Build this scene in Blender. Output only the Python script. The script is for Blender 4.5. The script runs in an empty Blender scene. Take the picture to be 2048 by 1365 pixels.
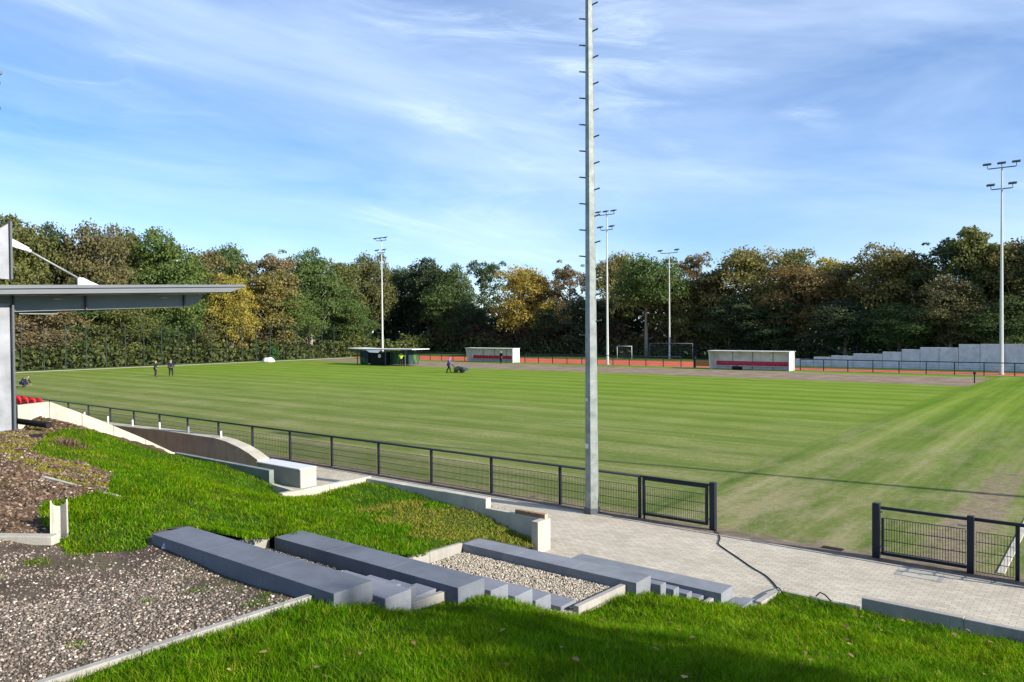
import bpy, bmesh, math, random
import numpy as np
from mathutils import Vector, Matrix
R = math.radians
random.seed(7); rng = np.random.default_rng(11)
S = bpy.context.scene
COL = S.collection
# ------------------------------------------------------------------ camera, world, sun
# axes: +X runs along the pitch barrier, +Y across the pitch, Z up, metres
CAM_A, CAM_P, CAM_R, CAM_H, FPX = 0.6749, 0.0164, 0.0078, 4.909, 1538.0
cd = bpy.data.cameras.new('camera'); cam = bpy.data.objects.new('camera', cd); COL.objects.link(cam)
cam.matrix_world = (Matrix.Translation((0, 0, CAM_H)) @ Matrix.Rotation(CAM_A, 4, 'Z') @
                    Matrix.Rotation(math.pi/2 - CAM_P, 4, 'X') @ Matrix.Rotation(-CAM_R, 4, 'Z'))
cd.sensor_width = 36; cd.lens = FPX/2048*36; cd.clip_start = 0.1; cd.clip_end = 3000
S.camera = cam
SUN_AZ, SUN_EL = R(8.5), R(24)
w = bpy.data.worlds.new('World'); S.world = w; w.use_nodes = True
nt = w.node_tree; nt.nodes.clear(); N = nt.nodes.new; L = nt.links.new
sky = N('ShaderNodeTexSky'); sky.sky_type = 'NISHITA'; sky.sun_disc = False
sky.sun_elevation = SUN_EL; sky.sun_rotation = math.pi/2 - SUN_AZ
sky.altitude = 50; sky.air_density = 0.9; sky.dust_density = 0.0; sky.ozone_density = 4.0
tc = N('ShaderNodeTexCoord'); sp = N('ShaderNodeSeparateXYZ'); L(tc.outputs['Generated'], sp.inputs[0])
def wmath(op, a, b=0.0, clamp=False):
    m = N('ShaderNodeMath'); m.operation = op; m.use_clamp = clamp
    for i, x in enumerate((a, b)):
        if isinstance(x, (int, float)): m.inputs[i].default_value = x
        else: L(x, m.inputs[i])
    return m.outputs[0]
# cirrus laid out in compass bearing and height above the horizon
brg = wmath('ARCTAN2', sp.outputs['X'], sp.outputs['Y']); elv = wmath('ARCSINE', sp.outputs['Z'])
cb = N('ShaderNodeCombineXYZ'); L(brg, cb.inputs[0]); L(elv, cb.inputs[1])
def cirrus(rot, scale, nscale, detail, rough, dist, lo, hi, seed):
    mr = N('ShaderNodeMapping'); mr.inputs['Rotation'].default_value = (0, 0, rot); L(cb.outputs[0], mr.inputs['Vector'])
    mp = N('ShaderNodeMapping'); mp.inputs['Scale'].default_value = scale; mp.inputs['Location'].default_value = (seed, seed*.7, 0)
    L(mr.outputs[0], mp.inputs['Vector'])
    n = N('ShaderNodeTexNoise'); n.inputs['Scale'].default_value = nscale; n.inputs['Detail'].default_value = detail
    n.inputs['Roughness'].default_value = rough; n.inputs['Distortion'].default_value = dist; L(mp.outputs[0], n.inputs['Vector'])
    r = N('ShaderNodeValToRGB'); r.color_ramp.elements[0].position = lo; r.color_ramp.elements[1].position = hi
    r.color_ramp.interpolation = 'EASE'; L(n.outputs['Fac'], r.inputs[0]); return r.outputs[0]
c1 = cirrus(R(9), (1.0, 5.0, 1), 1.5, 7, .55, .5, .18, .82, 3.1)
c2 = cirrus(R(6), (1.5, 8, 1), 2.2, 9, .66, .9, .46, .80, 5.3)
c3 = cirrus(R(3), (1.6, 2.6, 1), 1.3, 3, .5, .3, .42, .66, 2.2)
cl = wmath('ADD', wmath('MULTIPLY', c1, .62), wmath('MULTIPLY', wmath('MULTIPLY', c2, c3), .48), True)
cl = wmath('MULTIPLY', cl, .80)
mx = N('ShaderNodeMix'); mx.data_type = 'RGBA'; L(cl, mx.inputs[0])
hs = N('ShaderNodeHueSaturation'); hs.inputs['Saturation'].default_value = 1.15; L(sky.outputs[0], hs.inputs['Color'])
tn = N('ShaderNodeMix'); tn.data_type = 'RGBA'; tn.blend_type = 'MULTIPLY'; tn.inputs[0].default_value = 1; tn.inputs[7].default_value = (.96, .925, 1.0, 1); L(hs.outputs[0], tn.inputs[6]); L(tn.outputs[2], mx.inputs[6]); mx.inputs[7].default_value = (6.1, 7.2, 8.7, 1)
bg = N('ShaderNodeBackground'); bg.inputs['Strength'].default_value = 0.11; L(mx.outputs[2], bg.inputs['Color'])
wo = N('ShaderNodeOutputWorld'); L(bg.outputs[0], wo.inputs['Surface'])
sl = bpy.data.lights.new('sun', 'SUN'); sl.energy = 4.9; sl.angle = R(0.6); sl.color = (1, .92, .79)
so = bpy.data.objects.new('sun', sl); COL.objects.link(so)
sdir = Vector((math.cos(SUN_EL)*math.cos(SUN_AZ), math.cos(SUN_EL)*math.sin(SUN_AZ), math.sin(SUN_EL)))
so.rotation_euler = sdir.to_track_quat('Z', 'Y').to_euler(); so.location = (30, 10, 40)
S.view_settings.view_transform = 'Standard'; S.view_settings.look = 'None'; S.view_settings.gamma = 1
S.view_settings.exposure = 0.75
S.cycles.max_bounces = 6; S.cycles.transparent_max_bounces = 4

# ------------------------------------------------------------------ helpers
def ray(x, y):
    d = Vector((x-1024, FPX, -(y-682.5))); c, s = math.cos(-CAM_R), math.sin(-CAM_R)
    d = Vector((c*d.x - s*d.z, d.y, s*d.x + c*d.z)); c, s = math.cos(CAM_P), math.sin(CAM_P)
    d = Vector((d.x, c*d.y + s*d.z, -s*d.y + c*d.z)); c, s = math.cos(CAM_A), math.sin(CAM_A)
    return Vector((c*d.x - s*d.y, s*d.x + c*d.y, d.z))
def at(x, y, z=0.0):            # photo pixel -> point at height z
    d = ray(x, y); t = (z-CAM_H)/d.z; return Vector((d.x*t, d.y*t, z))
def at_u(x, y, u): d = ray(x, y); t = u/d.x; return Vector((u, d.y*t, CAM_H + d.z*t))
def at_v(x, y, v): d = ray(x, y); t = v/d.y; return Vector((d.x*t, v, CAM_H + d.z*t))
def at_h(x, y, h):              # photo pixel -> point on a height field
    d = ray(x, y); d = d/math.hypot(d.x, d.y); t = 2.0
    while t < 60:
        if CAM_H + d.z*t < h(d.x*t, d.y*t): break
        t += .05
    return (d.x*t, d.y*t)
def tag(o, label=None, cat=None, group=None, kind=None):
    if label: o['label'] = label
    if cat: o['category'] = cat
    if group: o['group'] = group
    if kind: o['kind'] = kind
    return o
def empty(name, loc, label=None, cat=None, group=None, rz=0):
    o = bpy.data.objects.new(name, None); COL.objects.link(o); o.location = loc; o.rotation_euler = (0, 0, rz)
    o.empty_display_size = .3; o['base'] = list(loc); return tag(o, label, cat, group)
def wloc(o):
    v = Vector((0, 0, 0))
    while o: v += o.location; o = o.parent
    return v
class MB:
    def __init__(s): s.v = []; s.f = []
    def add(s, vs, fs):
        n = len(s.v); s.v += [tuple(p) for p in vs]; s.f += [tuple(i+n for i in f) for f in fs]; return s
    def box(s, x0, y0, z0, x1, y1, z1):
        if x1 < x0: x0, x1 = x1, x0
        if y1 < y0: y0, y1 = y1, y0
        if z1 < z0: z0, z1 = z1, z0
        return s.add([(x0,y0,z0),(x1,y0,z0),(x1,y1,z0),(x0,y1,z0),(x0,y0,z1),(x1,y0,z1),(x1,y1,z1),(x0,y1,z1)],
                     [(3,2,1,0),(4,5,6,7),(0,1,5,4),(1,2,6,5),(2,3,7,6),(3,0,4,7)])
    def bar(s, a, b, w, h=None, up=(0,0,1)):
        a = Vector(a); b = Vector(b); h = h or w; d = (b-a).normalized(); u = Vector(up)
        if abs(d.dot(u)) > .98: u = Vector((1, 0, 0))
        r = d.cross(u).normalized()*w/2; q = r.cross(d).normalized()*h/2
        return s.add([a-r-q, a+r-q, a+r+q, a-r+q, b-r-q, b+r-q, b+r+q, b-r+q],
                     [(0,1,2,3),(7,6,5,4),(0,4,5,1),(1,5,6,2),(2,6,7,3),(3,7,4,0)])
    def tube(s, pts, rad, n=8, cap=True, ph=0.0):
        pts = [Vector(p) for p in pts]; rad = rad if isinstance(rad, (list, tuple)) else [rad]*len(pts)
        vs = []; fs = []
        for i, p in enumerate(pts):
            d = (pts[min(i+1, len(pts)-1)] - pts[max(i-1, 0)]).normalized()
            u = Vector((1, 0, 0)) if abs(d.z) > .9 else Vector((0, 0, 1))
            r = d.cross(u).normalized(); q = r.cross(d).normalized()
            for k in range(n):
                t = 2*math.pi*k/n + ph; vs.append(p + (r*math.cos(t) + q*math.sin(t))*rad[i])
        for i in range(len(pts)-1):
            for k in range(n): fs.append((i*n+k, i*n+(k+1) % n, (i+1)*n+(k+1) % n, (i+1)*n+k))
        if cap: fs.append(tuple(range(n))[::-1]); fs.append(tuple((len(pts)-1)*n+k for k in range(n)))
        return s.add(vs, fs)
    def prism(s, poly, d):      # planar polygon extruded by vector d
        d = Vector(d); n = len(poly); vs = [Vector(p) for p in poly] + [Vector(p)+d for p in poly]
        return s.add(vs, [tuple(range(n))[::-1], tuple(range(n, 2*n))] + [(i, (i+1) % n, n+(i+1) % n, n+i) for i in range(n)])
    def build(s, name, mat, parent=None, bevel=0, smooth=False):
        base = wloc(parent) if parent else Vector((0, 0, 0))
        me = bpy.data.meshes.new(name); me.from_pydata([tuple(Vector(p)-base) for p in s.v], [], s.f)
        me.materials.append(mat); me.validate(); 
        bm = bmesh.new(); bm.from_mesh(me); bmesh.ops.recalc_face_normals(bm, faces=bm.faces); bm.to_mesh(me); bm.free()
        if smooth:
            for p in me.polygons: p.use_smooth = True
        o = bpy.data.objects.new(name, me); COL.objects.link(o)
        if parent: o.parent = parent
        if bevel:
            m = o.modifiers.new('bevel', 'BEVEL'); m.width = bevel; m.segments = 2; m.limit_method = 'ANGLE'
        return o
def copy_tree(o, parent=None):
    c = o.copy(); COL.objects.link(c); c.parent = parent
    for ch in list(o.children): copy_tree(ch, c)
    return c
def fast_mesh(name, V, F, mat, parent=None, smooth=False, k=None):
    """V (n,3) float, F (m,k) int, same k for all faces"""
    me = bpy.data.meshes.new(name); k = F.shape[1]
    me.vertices.add(len(V)); me.vertices.foreach_set('co', V.astype(np.float32).ravel())
    me.loops.add(F.size); me.loops.foreach_set('vertex_index', F.astype(np.int32).ravel())
    me.polygons.add(len(F)); me.polygons.foreach_set('loop_start', np.arange(0, F.size, k, dtype=np.int32))
    if smooth: me.polygons.foreach_set('use_smooth', np.ones(len(F), bool))
    me.update(calc_edges=True); me.materials.append(mat)
    o = bpy.data.objects.new(name, me); COL.objects.link(o)
    if parent: o.parent = parent
    return o

# ------------------------------------------------------------------ materials
class NT:
    def __init__(s, name):
        s.m = bpy.data.materials.new(name); s.m.use_nodes = True; s.t = s.m.node_tree
        s.b = s.t.nodes['Principled BSDF']; s.out = s.t.nodes['Material Output']
    def n(s, ty, **kw):
        x = s.t.nodes.new(ty)
        for k, v in kw.items(): setattr(x, k, v)
        return x
    def l(s, a, b): s.t.links.new(a, b)
    def co(s, scale=(1,1,1), rot=(0,0,0)):
        c = s.n('ShaderNodeTexCoord'); g = s.n('ShaderNodeNewGeometry'); m = s.n('ShaderNodeMapping')
        m.inputs['Scale'].default_value = scale; m.inputs['Rotation'].default_value = rot
        s.l(g.outputs['Position'], m.inputs[0]); return m.outputs[0]
    def noise(s, scale, detail=4, rough=.55, vec=None, dist=0):
        x = s.n('ShaderNodeTexNoise'); x.inputs['Scale'].default_value = scale; x.inputs['Detail'].default_value = detail
        x.inputs['Roughness'].default_value = rough; x.inputs['Distortion'].default_value = dist
        s.l(vec or s.co(), x.inputs['Vector']); return x.outputs['Fac']
    def ramp(s, fac, stops):
        x = s.n('ShaderNodeValToRGB'); cr = x.color_ramp
        while len(cr.elements) < len(stops): cr.elements.new(.5)
        for e, (p, c) in zip(cr.elements, stops):
            e.position = p; e.color = (c, c, c, 1) if isinstance(c, (int, float)) else (*c, 1)
        s.l(fac, x.inputs[0]); return x.outputs[0]
    def mix(s, fac, a, b, mode='MIX'):
        x = s.n('ShaderNodeMix', data_type='RGBA', blend_type=mode)
        for i, v in ((0, fac), (6, a), (7, b)):
            if isinstance(v, (int, float)): x.inputs[i].default_value = v
            elif isinstance(v, tuple): x.inputs[i].default_value = (*v, 1)
            else: s.l(v, x.inputs[i])
        return x.outputs[2]
    def math(s, op, a, b=0.0, clamp=False):
        x = s.n('ShaderNodeMath', operation=op, use_clamp=clamp)
        for i, v in ((0, a), (1, b)):
            if isinstance(v, (int, float)): x.inputs[i].default_value = v
            else: s.l(v, x.inputs[i])
        return x.outputs[0]
    def bump(s, h, strength=.3, dist=.02):
        x = s.n('ShaderNodeBump'); x.inputs['Strength'].default_value = strength; x.inputs['Distance'].default_value = dist
        s.l(h, x.inputs['Height']); s.l(x.outputs[0], s.b.inputs['Normal'])
    def done(s, col=None, rough=.8, spec=.3, metal=0):
        if col is not None:
            if isinstance(col, tuple): s.b.inputs['Base Color'].default_value = (*col, 1)
            else: s.l(col, s.b.inputs['Base Color'])
        s.b.inputs['Roughness'].default_value = rough; s.b.inputs['Specular IOR Level'].default_value = spec
        s.b.inputs['Metallic'].default_value = metal; return s.m
def simple(name, col, rough=.7, var=.18, scale=6, spec=.3, metal=0, bump=0):
    t = NT(name); n = t.noise(scale, 5, .6)
    a = tuple(c*(1-var) for c in col); b = tuple(min(1, c*(1+var)) for c in col)
    if bump: t.bump(t.noise(scale*6, 4), bump, .01)
    return t.done(t.ramp(n, [(.3, a), (.7, b)]), rough, spec, metal)
def concrete(name, col, stain=.35, joint=None):
    t = NT(name); n = t.noise(1.3, 6, .65); f = t.noise(40, 3, .6); st = t.noise(1, 6, .7, t.co((6, 6, .5)))
    c = t.ramp(n, [(.3, tuple(x*.74 for x in col)), (.7, tuple(min(1, x*1.12) for x in col))]); pit = t.noise(18, 6, .8); c = t.mix(t.ramp(pit, [(.60, 0.0), (.70, .35)]), c, tuple(x*.6 for x in col))
    c = t.mix(t.ramp(st, [(.5, 0.0), (.75, stain)]), c, tuple(x*.55 for x in col))
    c = t.mix(.25, c, t.ramp(f, [(.3, .5), (.7, 1.0)]), 'MULTIPLY')
    t.bump(f, .25, .004); return t.done(c, .85, .25)
M = {}
M['concrete'] = concrete('pale_concrete', (.54, .505, .42), .5)
M['bench'] = concrete('grey_bench_concrete', (.16, .178, .21), .4)
M['bench2'] = concrete('grey_bench_concrete_light', (.24, .255, .28), .4)
M['brown'] = concrete('brown_shuttered_concrete', (.52, .39, .32), .6)
M['kerb'] = concrete('kerb_concrete', (.40, .38, .34), .5)
M['step'] = concrete('step_concrete', (.22, .235, .27), .3)
M['stepped'] = concrete('pale_wall_concrete', (.66, .68, .70), .15)
M['dugout'] = concrete('dugout_panel', (.88, .86, .80), .15)
M['wallgrey'] = concrete('grey_wall_concrete', (.23, .28, .255), .25)
M['anthracite'] = simple('anthracite_paint', (.010, .014, .026), .5, .1, 8, .35)
M['galv'] = simple('galvanised_steel', (.27, .30, .285), .55, .28, 4.5, .4, .3, .2)
M['farmast'] = simple('pale_mast_steel', (.50, .52, .50), .5, .06, 3, .4, .1)
M['black'] = simple('black_rubber', (.010, .010, .011), .9, .2, 9)
M['lamp'] = simple('lamp_housing', (.05, .06, .07), .4, .1, 5)
M['glass'] = simple('lamp_glass', (.55, .6, .65), .15, .05, 5, .8)
M['steelgrey'] = simple('grey_painted_steel', (.17, .20, .22), .5, .08, 2, .4)
M['steeldark'] = simple('dark_grey_steel', (.075, .09, .10), .5, .1, 2, .4)
M['fascia'] = simple('grey_roof_sheet', (.13, .145, .165), .5, .06, 2, .4)
M['white'] = simple('white_paint', (.66, .67, .67), .5, .05, 4)
M['colsteel'] = simple('silver_painted_column', (.29, .305, .335), .6, .25, 1.6, .2, .05)
M['red'] = simple('red_plastic', (.60, .015, .03), .4, .08, 4, .4)
M['wood'] = simple('weathered_wood', (.26, .16, .09), .8, .35, 20)
M['woodend'] = simple('cut_wood', (.62, .42, .25), .8, .1, 20)
M['fencegreen'] = simple('dark_green_wire', (.02, .035, .03), .6, .1, 5)
M['skin'] = simple('skin', (.45, .28, .20), .6, .05)
def cloth(n, c): return simple(n, c, .85, .15, 12)
M['navy'] = cloth('navy_cloth', (.012, .018, .05)); M['dark'] = cloth('dark_cloth', (.015, .017, .02)); M['grey'] = cloth('grey_cloth', (.25, .26, .28))
M['purple'] = cloth('violet_blue_cloth', (.12, .10, .42)); M['hivis'] = cloth('yellow_cloth', (.62, .85, .02)); M['hair'] = cloth('hair', (.05, .035, .02)); M['cap'] = cloth('pale_cap', (.6, .6, .6)); M['hairgrey'] = cloth('grey_hair', (.5, .48, .45))

def pitch_material():
    t = NT('pitch_turf'); g = t.n('ShaderNodeNewGeometry'); s = t.n('ShaderNodeSeparateXYZ'); t.l(g.outputs['Position'], s.inputs[0])
    X, Y = s.outputs['X'], s.outputs['Y']
    wob = t.noise(.12, 3, .5); wob2 = t.noise(.9, 3, .5)
    yy = t.math('ADD', Y, t.math('MULTIPLY', t.math('SUBTRACT', wob, .5), 2.4))
    # mowing passes along the barrier: broad passes and many thin drag lines
    st = t.math('SINE', t.math('MULTIPLY', yy, 2*math.pi/3.3))
    nl = t.noise(1, 5, .66, t.co((.03, 1.5, 1))); nl2 = t.noise(1, 4, .65, t.co((.07, 6.0, 1))); nl3 = t.noise(1, 4, .6, t.co((.02, .35, 1))); nl4 = t.noise(1, 5, .75, t.co((.5, 15, 1)))
    xx = t.math('ADD', X, t.math('MULTIPLY', wob, .8))
    sv = t.math('SINE', t.math('ADD', t.math('MULTIPLY', xx, 2*math.pi/2.9), .6)); sv = t.math('MULTIPLY', sv, .09)
    nv = t.noise(1, 5, .66, t.co((1.2, .035, 1))); nv2 = t.noise(1, 4, .6, t.co((4.0, .10, 1)))
    side = t.math('MULTIPLY', t.math('ADD', t.math('ADD', X, 10.4), t.math('MULTIPLY', wob2, .8)), 1.2, True)
    a = t.math('ADD', t.math('MULTIPLY', st, .068), t.math('ADD', t.math('MULTIPLY', nl, .52), t.math('ADD', t.math('MULTIPLY', nl2, .48), t.math('MULTIPLY', nl3, .20))))
    b = t.math('ADD', sv, t.math('ADD', t.math('MULTIPLY', nv, .75), t.math('MULTIPLY', nv2, .36)))
    v = t.n('ShaderNodeMix'); t.l(side, v.inputs[0]); t.l(a, v.inputs[2]); t.l(b, v.inputs[3]); v = v.outputs[0]
    fine = t.math('ADD', t.math('MULTIPLY', t.noise(5, 8, .78), .6), t.math('MULTIPLY', t.noise(13, 5, .85), .4)); fine2 = t.noise(32, 3, .7); patch = t.noise(.28, 6, .7)
    v = t.math('ADD', v, t.math('ADD', t.math('MULTIPLY', t.math('SUBTRACT', fine, .5), 1.15), t.math('MULTIPLY', t.math('SUBTRACT', nl4, .5), .55)))
    v = t.math('ADD', v, t.math('MULTIPLY', t.math('SUBTRACT', patch, .5), .35))
    far = t.ramp(v, [(.36, (.088, .160, .010)), (.52, (.124, .205, .014)), (.66, (.172, .252, .024)), (.84, (.25, .30, .070))])
    near = t.ramp(v, [(.30, (.066, .108, .018)), (.50, (.118, .158, .034)), (.66, (.175, .195, .060)), (.86, (.33, .295, .16))])
    nearb = t.math('MULTIPLY', t.math('SUBTRACT', 52, Y), .032, True)
    col = t.mix(nearb, far, near)
    worn0 = t.noise(.35, 8, .75, t.co((.35, 1, 1))); worn1 = t.noise(1, 8, .75, t.co((.55, .16, 1), (0, 0, 0)))
    wm = t.n('ShaderNodeMix'); t.l(side, wm.inputs[0]); t.l(worn0, wm.inputs[2]); t.l(t.math('ADD', worn1, .085), wm.inputs[3]); worn = wm.outputs[0]
    wf = t.math('MULTIPLY', t.math('MULTIPLY', t.math('SUBTRACT', worn, .54), 7, True), t.math('MULTIPLY', nearb, .75))
    col = t.mix(wf, col, t.ramp(fine, [(.35, (.20, .18, .085)), (.65, (.40, .35, .20))]))
    # bare soil along the touchline and the rutted end strip
    edge = t.math('MULTIPLY', t.math('SUBTRACT', 19.4, Y), .45, True)
    rut = t.math('MULTIPLY', t.math('SUBTRACT', 1.0, t.math('ABSOLUTE', t.math('ADD', X, 3.0))), 1.6, True)
    rut2 = t.math('MULTIPLY', t.math('SUBTRACT', .8, t.math('ABSOLUTE', t.math('ADD', X, 7.4))), .55, True)
    rutn = t.math('MULTIPLY', t.math('SUBTRACT', 46, Y), .05, True)
    so_ = t.math('MAXIMUM', edge, t.math('MULTIPLY', t.math('MAXIMUM', rut, rut2), rutn))
    sn = t.noise(1.6, 9, .78, t.co((1, .6, 1)))
    sf = t.math('MULTIPLY', t.math('MULTIPLY', t.math('SUBTRACT', t.math('ADD', t.math('MULTIPLY', so_, .36), sn), .70), 6, True), .8)
    soil = t.ramp(fine, [(.36, (.10, .07, .05)), (.5, (.24, .18, .13)), (.64, (.36, .28, .21))])
    tr = t.noise(3.2, 6, .8, t.co((.35, 1, 1), (0, 0, .6)))
    soil = t.mix(t.ramp(tr, [(.36, .8), (.46, 0.0)]), soil, (.06, .045, .032))
    col = t.mix(sf, col, soil)
    t.bump(t.math('ADD', fine, t.math('MULTIPLY', fine2, .4)), .5, .05)
    return t.done(col, .95, .1)
M['pitch'] = pitch_material()
def soil_material(name, a, b, c, sc=1.0, bump=.6, bd=.05, grass=0.0):
    t = NT(name); n = t.noise(1.1*sc, 7, .65); f = t.noise(14*sc, 6, .7); f2 = t.noise(55*sc, 3, .6)
    col = t.ramp(n, [(.3, a), (.5, b), (.72, c)]); col = t.mix(.55, col, t.ramp(f, [(.3, .45), (.7, 1.15)]), 'MULTIPLY')
    if grass:
        g = t.noise(.8, 7, .7); col = t.mix(t.ramp(g, [(.50, 0.0), (.62, grass)]), col, (.09, .13, .025))
    t.bump(t.math('ADD', f, t.math('MULTIPLY', f2, .4)), bump, bd); return t.done(col, .97, .1)
M['soilstrip'] = soil_material('dug_soil_strip', (.20, .15, .11), (.28, .21, .155), (.36, .29, .22), .5, .5, .05)
M['soil'] = soil_material('dug_soil', (.085, .050, .032), (.15, .092, .058), (.25, .165, .105), 1, 1, .08, .3)
M['gravelbase'] = soil_material('gravel_bed_base', (.075, .055, .042), (.12, .092, .070), (.18, .145, .115), 1.5, .8, .03, .25)
M['turfbase'] = soil_material('turf_base', (.035, .075, .012), (.05, .095, .016), (.085, .12, .02), 1.2, .8, .04)
M['verge'] = soil_material('verge_grass', (.045, .09, .018), (.07, .125, .022), (.11, .16, .04), .8, .8, .05)
M['landscape'] = soil_material('outer_grass', (.05, .09, .02), (.075, .12, .025), (.12, .15, .045), .1, .5, .1)
M['strip'] = soil_material('pale_gravel_path', (.50, .47, .36), (.60, .56, .43), (.68, .64, .50), .6, .4, .02)
def track_material():
    t = NT('red_track'); n = t.noise(.6, 6, .6); f = t.noise(9, 4, .7)
    col = t.ramp(n, [(.3, (.48, .085, .05)), (.7, (.62, .15, .09))]); col = t.mix(.3, col, t.ramp(f, [(.3, .6), (.7, 1.1)]), 'MULTIPLY')
    return t.done(col, .9, .2)
M['track'] = track_material()
def paving_material():
    t = NT('block_paving'); b = t.n('ShaderNodeTexBrick'); t.l(t.co(), b.inputs['Vector'])
    b.inputs['Scale'].default_value = 1; b.inputs['Brick Width'].default_value = .20; b.inputs['Row Height'].default_value = .10
    b.inputs['Mortar Size'].default_value = .004; b.inputs['Mortar Smooth'].default_value = .3; b.inputs['Bias'].default_value = 0
    b.inputs['Color1'].default_value = (.49, .43, .335, 1); b.inputs['Color2'].default_value = (.60, .54, .425, 1); b.inputs['Mortar'].default_value = (.20, .18, .155, 1)
    n = t.noise(.9, 6, .6); f = t.noise(30, 4, .6)
    c = t.mix(.5, b.outputs['Color'], t.ramp(n, [(.3, .66), (.7, 1.10)]), 'MULTIPLY')
    c = t.mix(.35, c, t.ramp(f, [(.3, .7), (.7, 1.1)]), 'MULTIPLY')
    d = t.noise(5, 6, .8); c = t.mix(t.ramp(d, [(.60, 0.0), (.70, .6)]), c, (.24, .21, .17))
    t.bump(b.outputs['Fac'], -.5, .004); return t.done(c, .9, .2)
M['paving'] = paving_material()
def leafmat(name, transl=.35):
    """foliage: object colour, varied by clump noise and per leaf"""
    t = NT(name); oi = t.n('ShaderNodeObjectInfo'); g = t.n('ShaderNodeNewGeometry')
    n = t.noise(.32, 3, .5); n2 = t.noise(1.4, 2, .5)
    c = t.mix(.85, oi.outputs['Color'], t.ramp(n, [(.32, (.72, .80, .72)), (.5, (.98, 1.0, .95)), (.68, (1.2, 1.12, .92))]), 'MULTIPLY')
    c = t.mix(.6, c, t.ramp(n2, [(.35, .65), (.65, 1.3)]), 'MULTIPLY')
    c = t.mix(.8, c, t.ramp(g.outputs['Random Per Island'], [(0, (.72, .72, .7)), (.6, (1.0, 1.0, 1.0)), (1, (1.35, 1.25, 1.05))]), 'MULTIPLY')
    t.l(c, t.b.inputs['Base Color']); t.b.inputs['Roughness'].default_value = .65; t.b.inputs['Specular IOR Level'].default_value = .25
    tr = t.n('ShaderNodeBsdfTranslucent'); t.l(c, tr.inputs['Color']); m = t.n('ShaderNodeMixShader'); m.inputs[0].default_value = transl
    t.l(t.b.outputs[0], m.inputs[1]); t.l(tr.outputs[0], m.inputs[2]); t.l(m.outputs[0], t.out.inputs['Surface']); return t.m
M['leaf'] = leafmat('tree_leaves', .38)
def grassmat():
    t = NT('grass_blades'); g = t.n('ShaderNodeNewGeometry'); n = t.noise(.55, 4, .55); n2 = t.noise(2.6, 4, .6)
    c = t.ramp(g.outputs['Random Per Island'], [(0, (.045, .14, .001)), (.4, (.09, .225, .002)), (.8, (.16, .30, .003)), (.93, (.30, .32, .04))])
    c = t.mix(.8, c, t.ramp(n, [(.32, (.60, .80, .65)), (.5, (1.0, 1.0, .9)), (.68, (1.35, 1.12, .7))]), 'MULTIPLY')
    c = t.mix(.8, c, t.ramp(n2, [(.34, .50), (.66, 1.35)]), 'MULTIPLY')
    t.l(c, t.b.inputs['Base Color']); t.b.inputs['Roughness'].default_value = .5; t.b.inputs['Specular IOR Level'].default_value = .02
    tr = t.n('ShaderNodeBsdfTranslucent'); t.l(c, tr.inputs['Color']); m = t.n('ShaderNodeMixShader'); m.inputs[0].default_value = .4
    t.l(t.b.outputs[0], m.inputs[1]); t.l(tr.outputs[0], m.inputs[2]); t.l(m.outputs[0], t.out.inputs['Surface']); return t.m
M['grass'] = grassmat()
def islandmat(name, stops, rough=.8):
    t = NT(name); g = t.n('ShaderNodeNewGeometry'); n = t.noise(60, 3, .6)
    c = t.ramp(g.outputs['Random Per Island'], stops); c = t.mix(.4, c, t.ramp(n, [(.3, .7), (.7, 1.15)]), 'MULTIPLY'); return t.done(c, rough, .3)
M['stones'] = islandmat('mixed_stones', [(0, (.08, .062, .048)), (.4, (.15, .125, .102)), (.7, (.24, .20, .165)), (.86, (.36, .28, .22)), (.96, (.55, .475, .39)), (1, (.70, .63, .54))])
M['stones2'] = islandmat('pale_chippings', [(0, (.22, .18, .13)), (.4, (.38, .33, .25)), (.8, (.52, .46, .37)), (1, (.66, .60, .50))])
M['clods'] = islandmat('soil_clods', [(0, (.06, .036, .024)), (.6, (.14, .088, .056)), (1, (.26, .19, .13))], .95)
M['drygrass'] = islandmat('dry_grass', [(0, (.10, .13, .006)), (.5, (.20, .19, .012)), (1, (.28, .22, .03))])
M['fallen'] = islandmat('fallen_leaves', [(0, (.12, .07, .03)), (.5, (.22, .13, .06)), (1, (.36, .25, .10))])
M['bark'] = simple('bark', (.30, .27, .22), .9, .3, 2, .1)

# ------------------------------------------------------------------ height fields
class TPS:
    def __init__(s, pts, lam=.02):
        P = np.array(pts, float); s.c = P[:, :2]; n = len(P)
        K = s.k(np.linalg.norm(s.c[:, None]-s.c[None], axis=2)) + lam*np.eye(n); Q = np.c_[np.ones(n), s.c]
        A = np.block([[K, Q], [Q.T, np.zeros((3, 3))]]); s.w = np.linalg.solve(A, np.r_[P[:, 2], 0, 0, 0])
    @staticmethod
    def k(r): return np.where(r > 1e-9, r*r*np.log(np.maximum(r, 1e-9)), 0)
    def __call__(s, x, y):
        x = np.atleast_1d(np.asarray(x, float)); y = np.atleast_1d(np.asarray(y, float)); n = len(s.c)
        r = np.hypot(x[:, None]-s.c[:, 0], y[:, None]-s.c[:, 1]); o = s.k(r) @ s.w[:n] + s.w[n] + s.w[n+1]*x + s.w[n+2]*y
        return o if len(o) > 1 else float(o[0])
def bumps(x, y, a, sc, seed=0):
    o = 0
    for k in range(7):
        t = seed*1.7 + k*2.399; f = sc*(1+.45*k); o = o + np.sin((x*math.cos(t)+y*math.sin(t))*f + k*1.9 + seed)/(1+.5*k)
    return a*o
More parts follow.
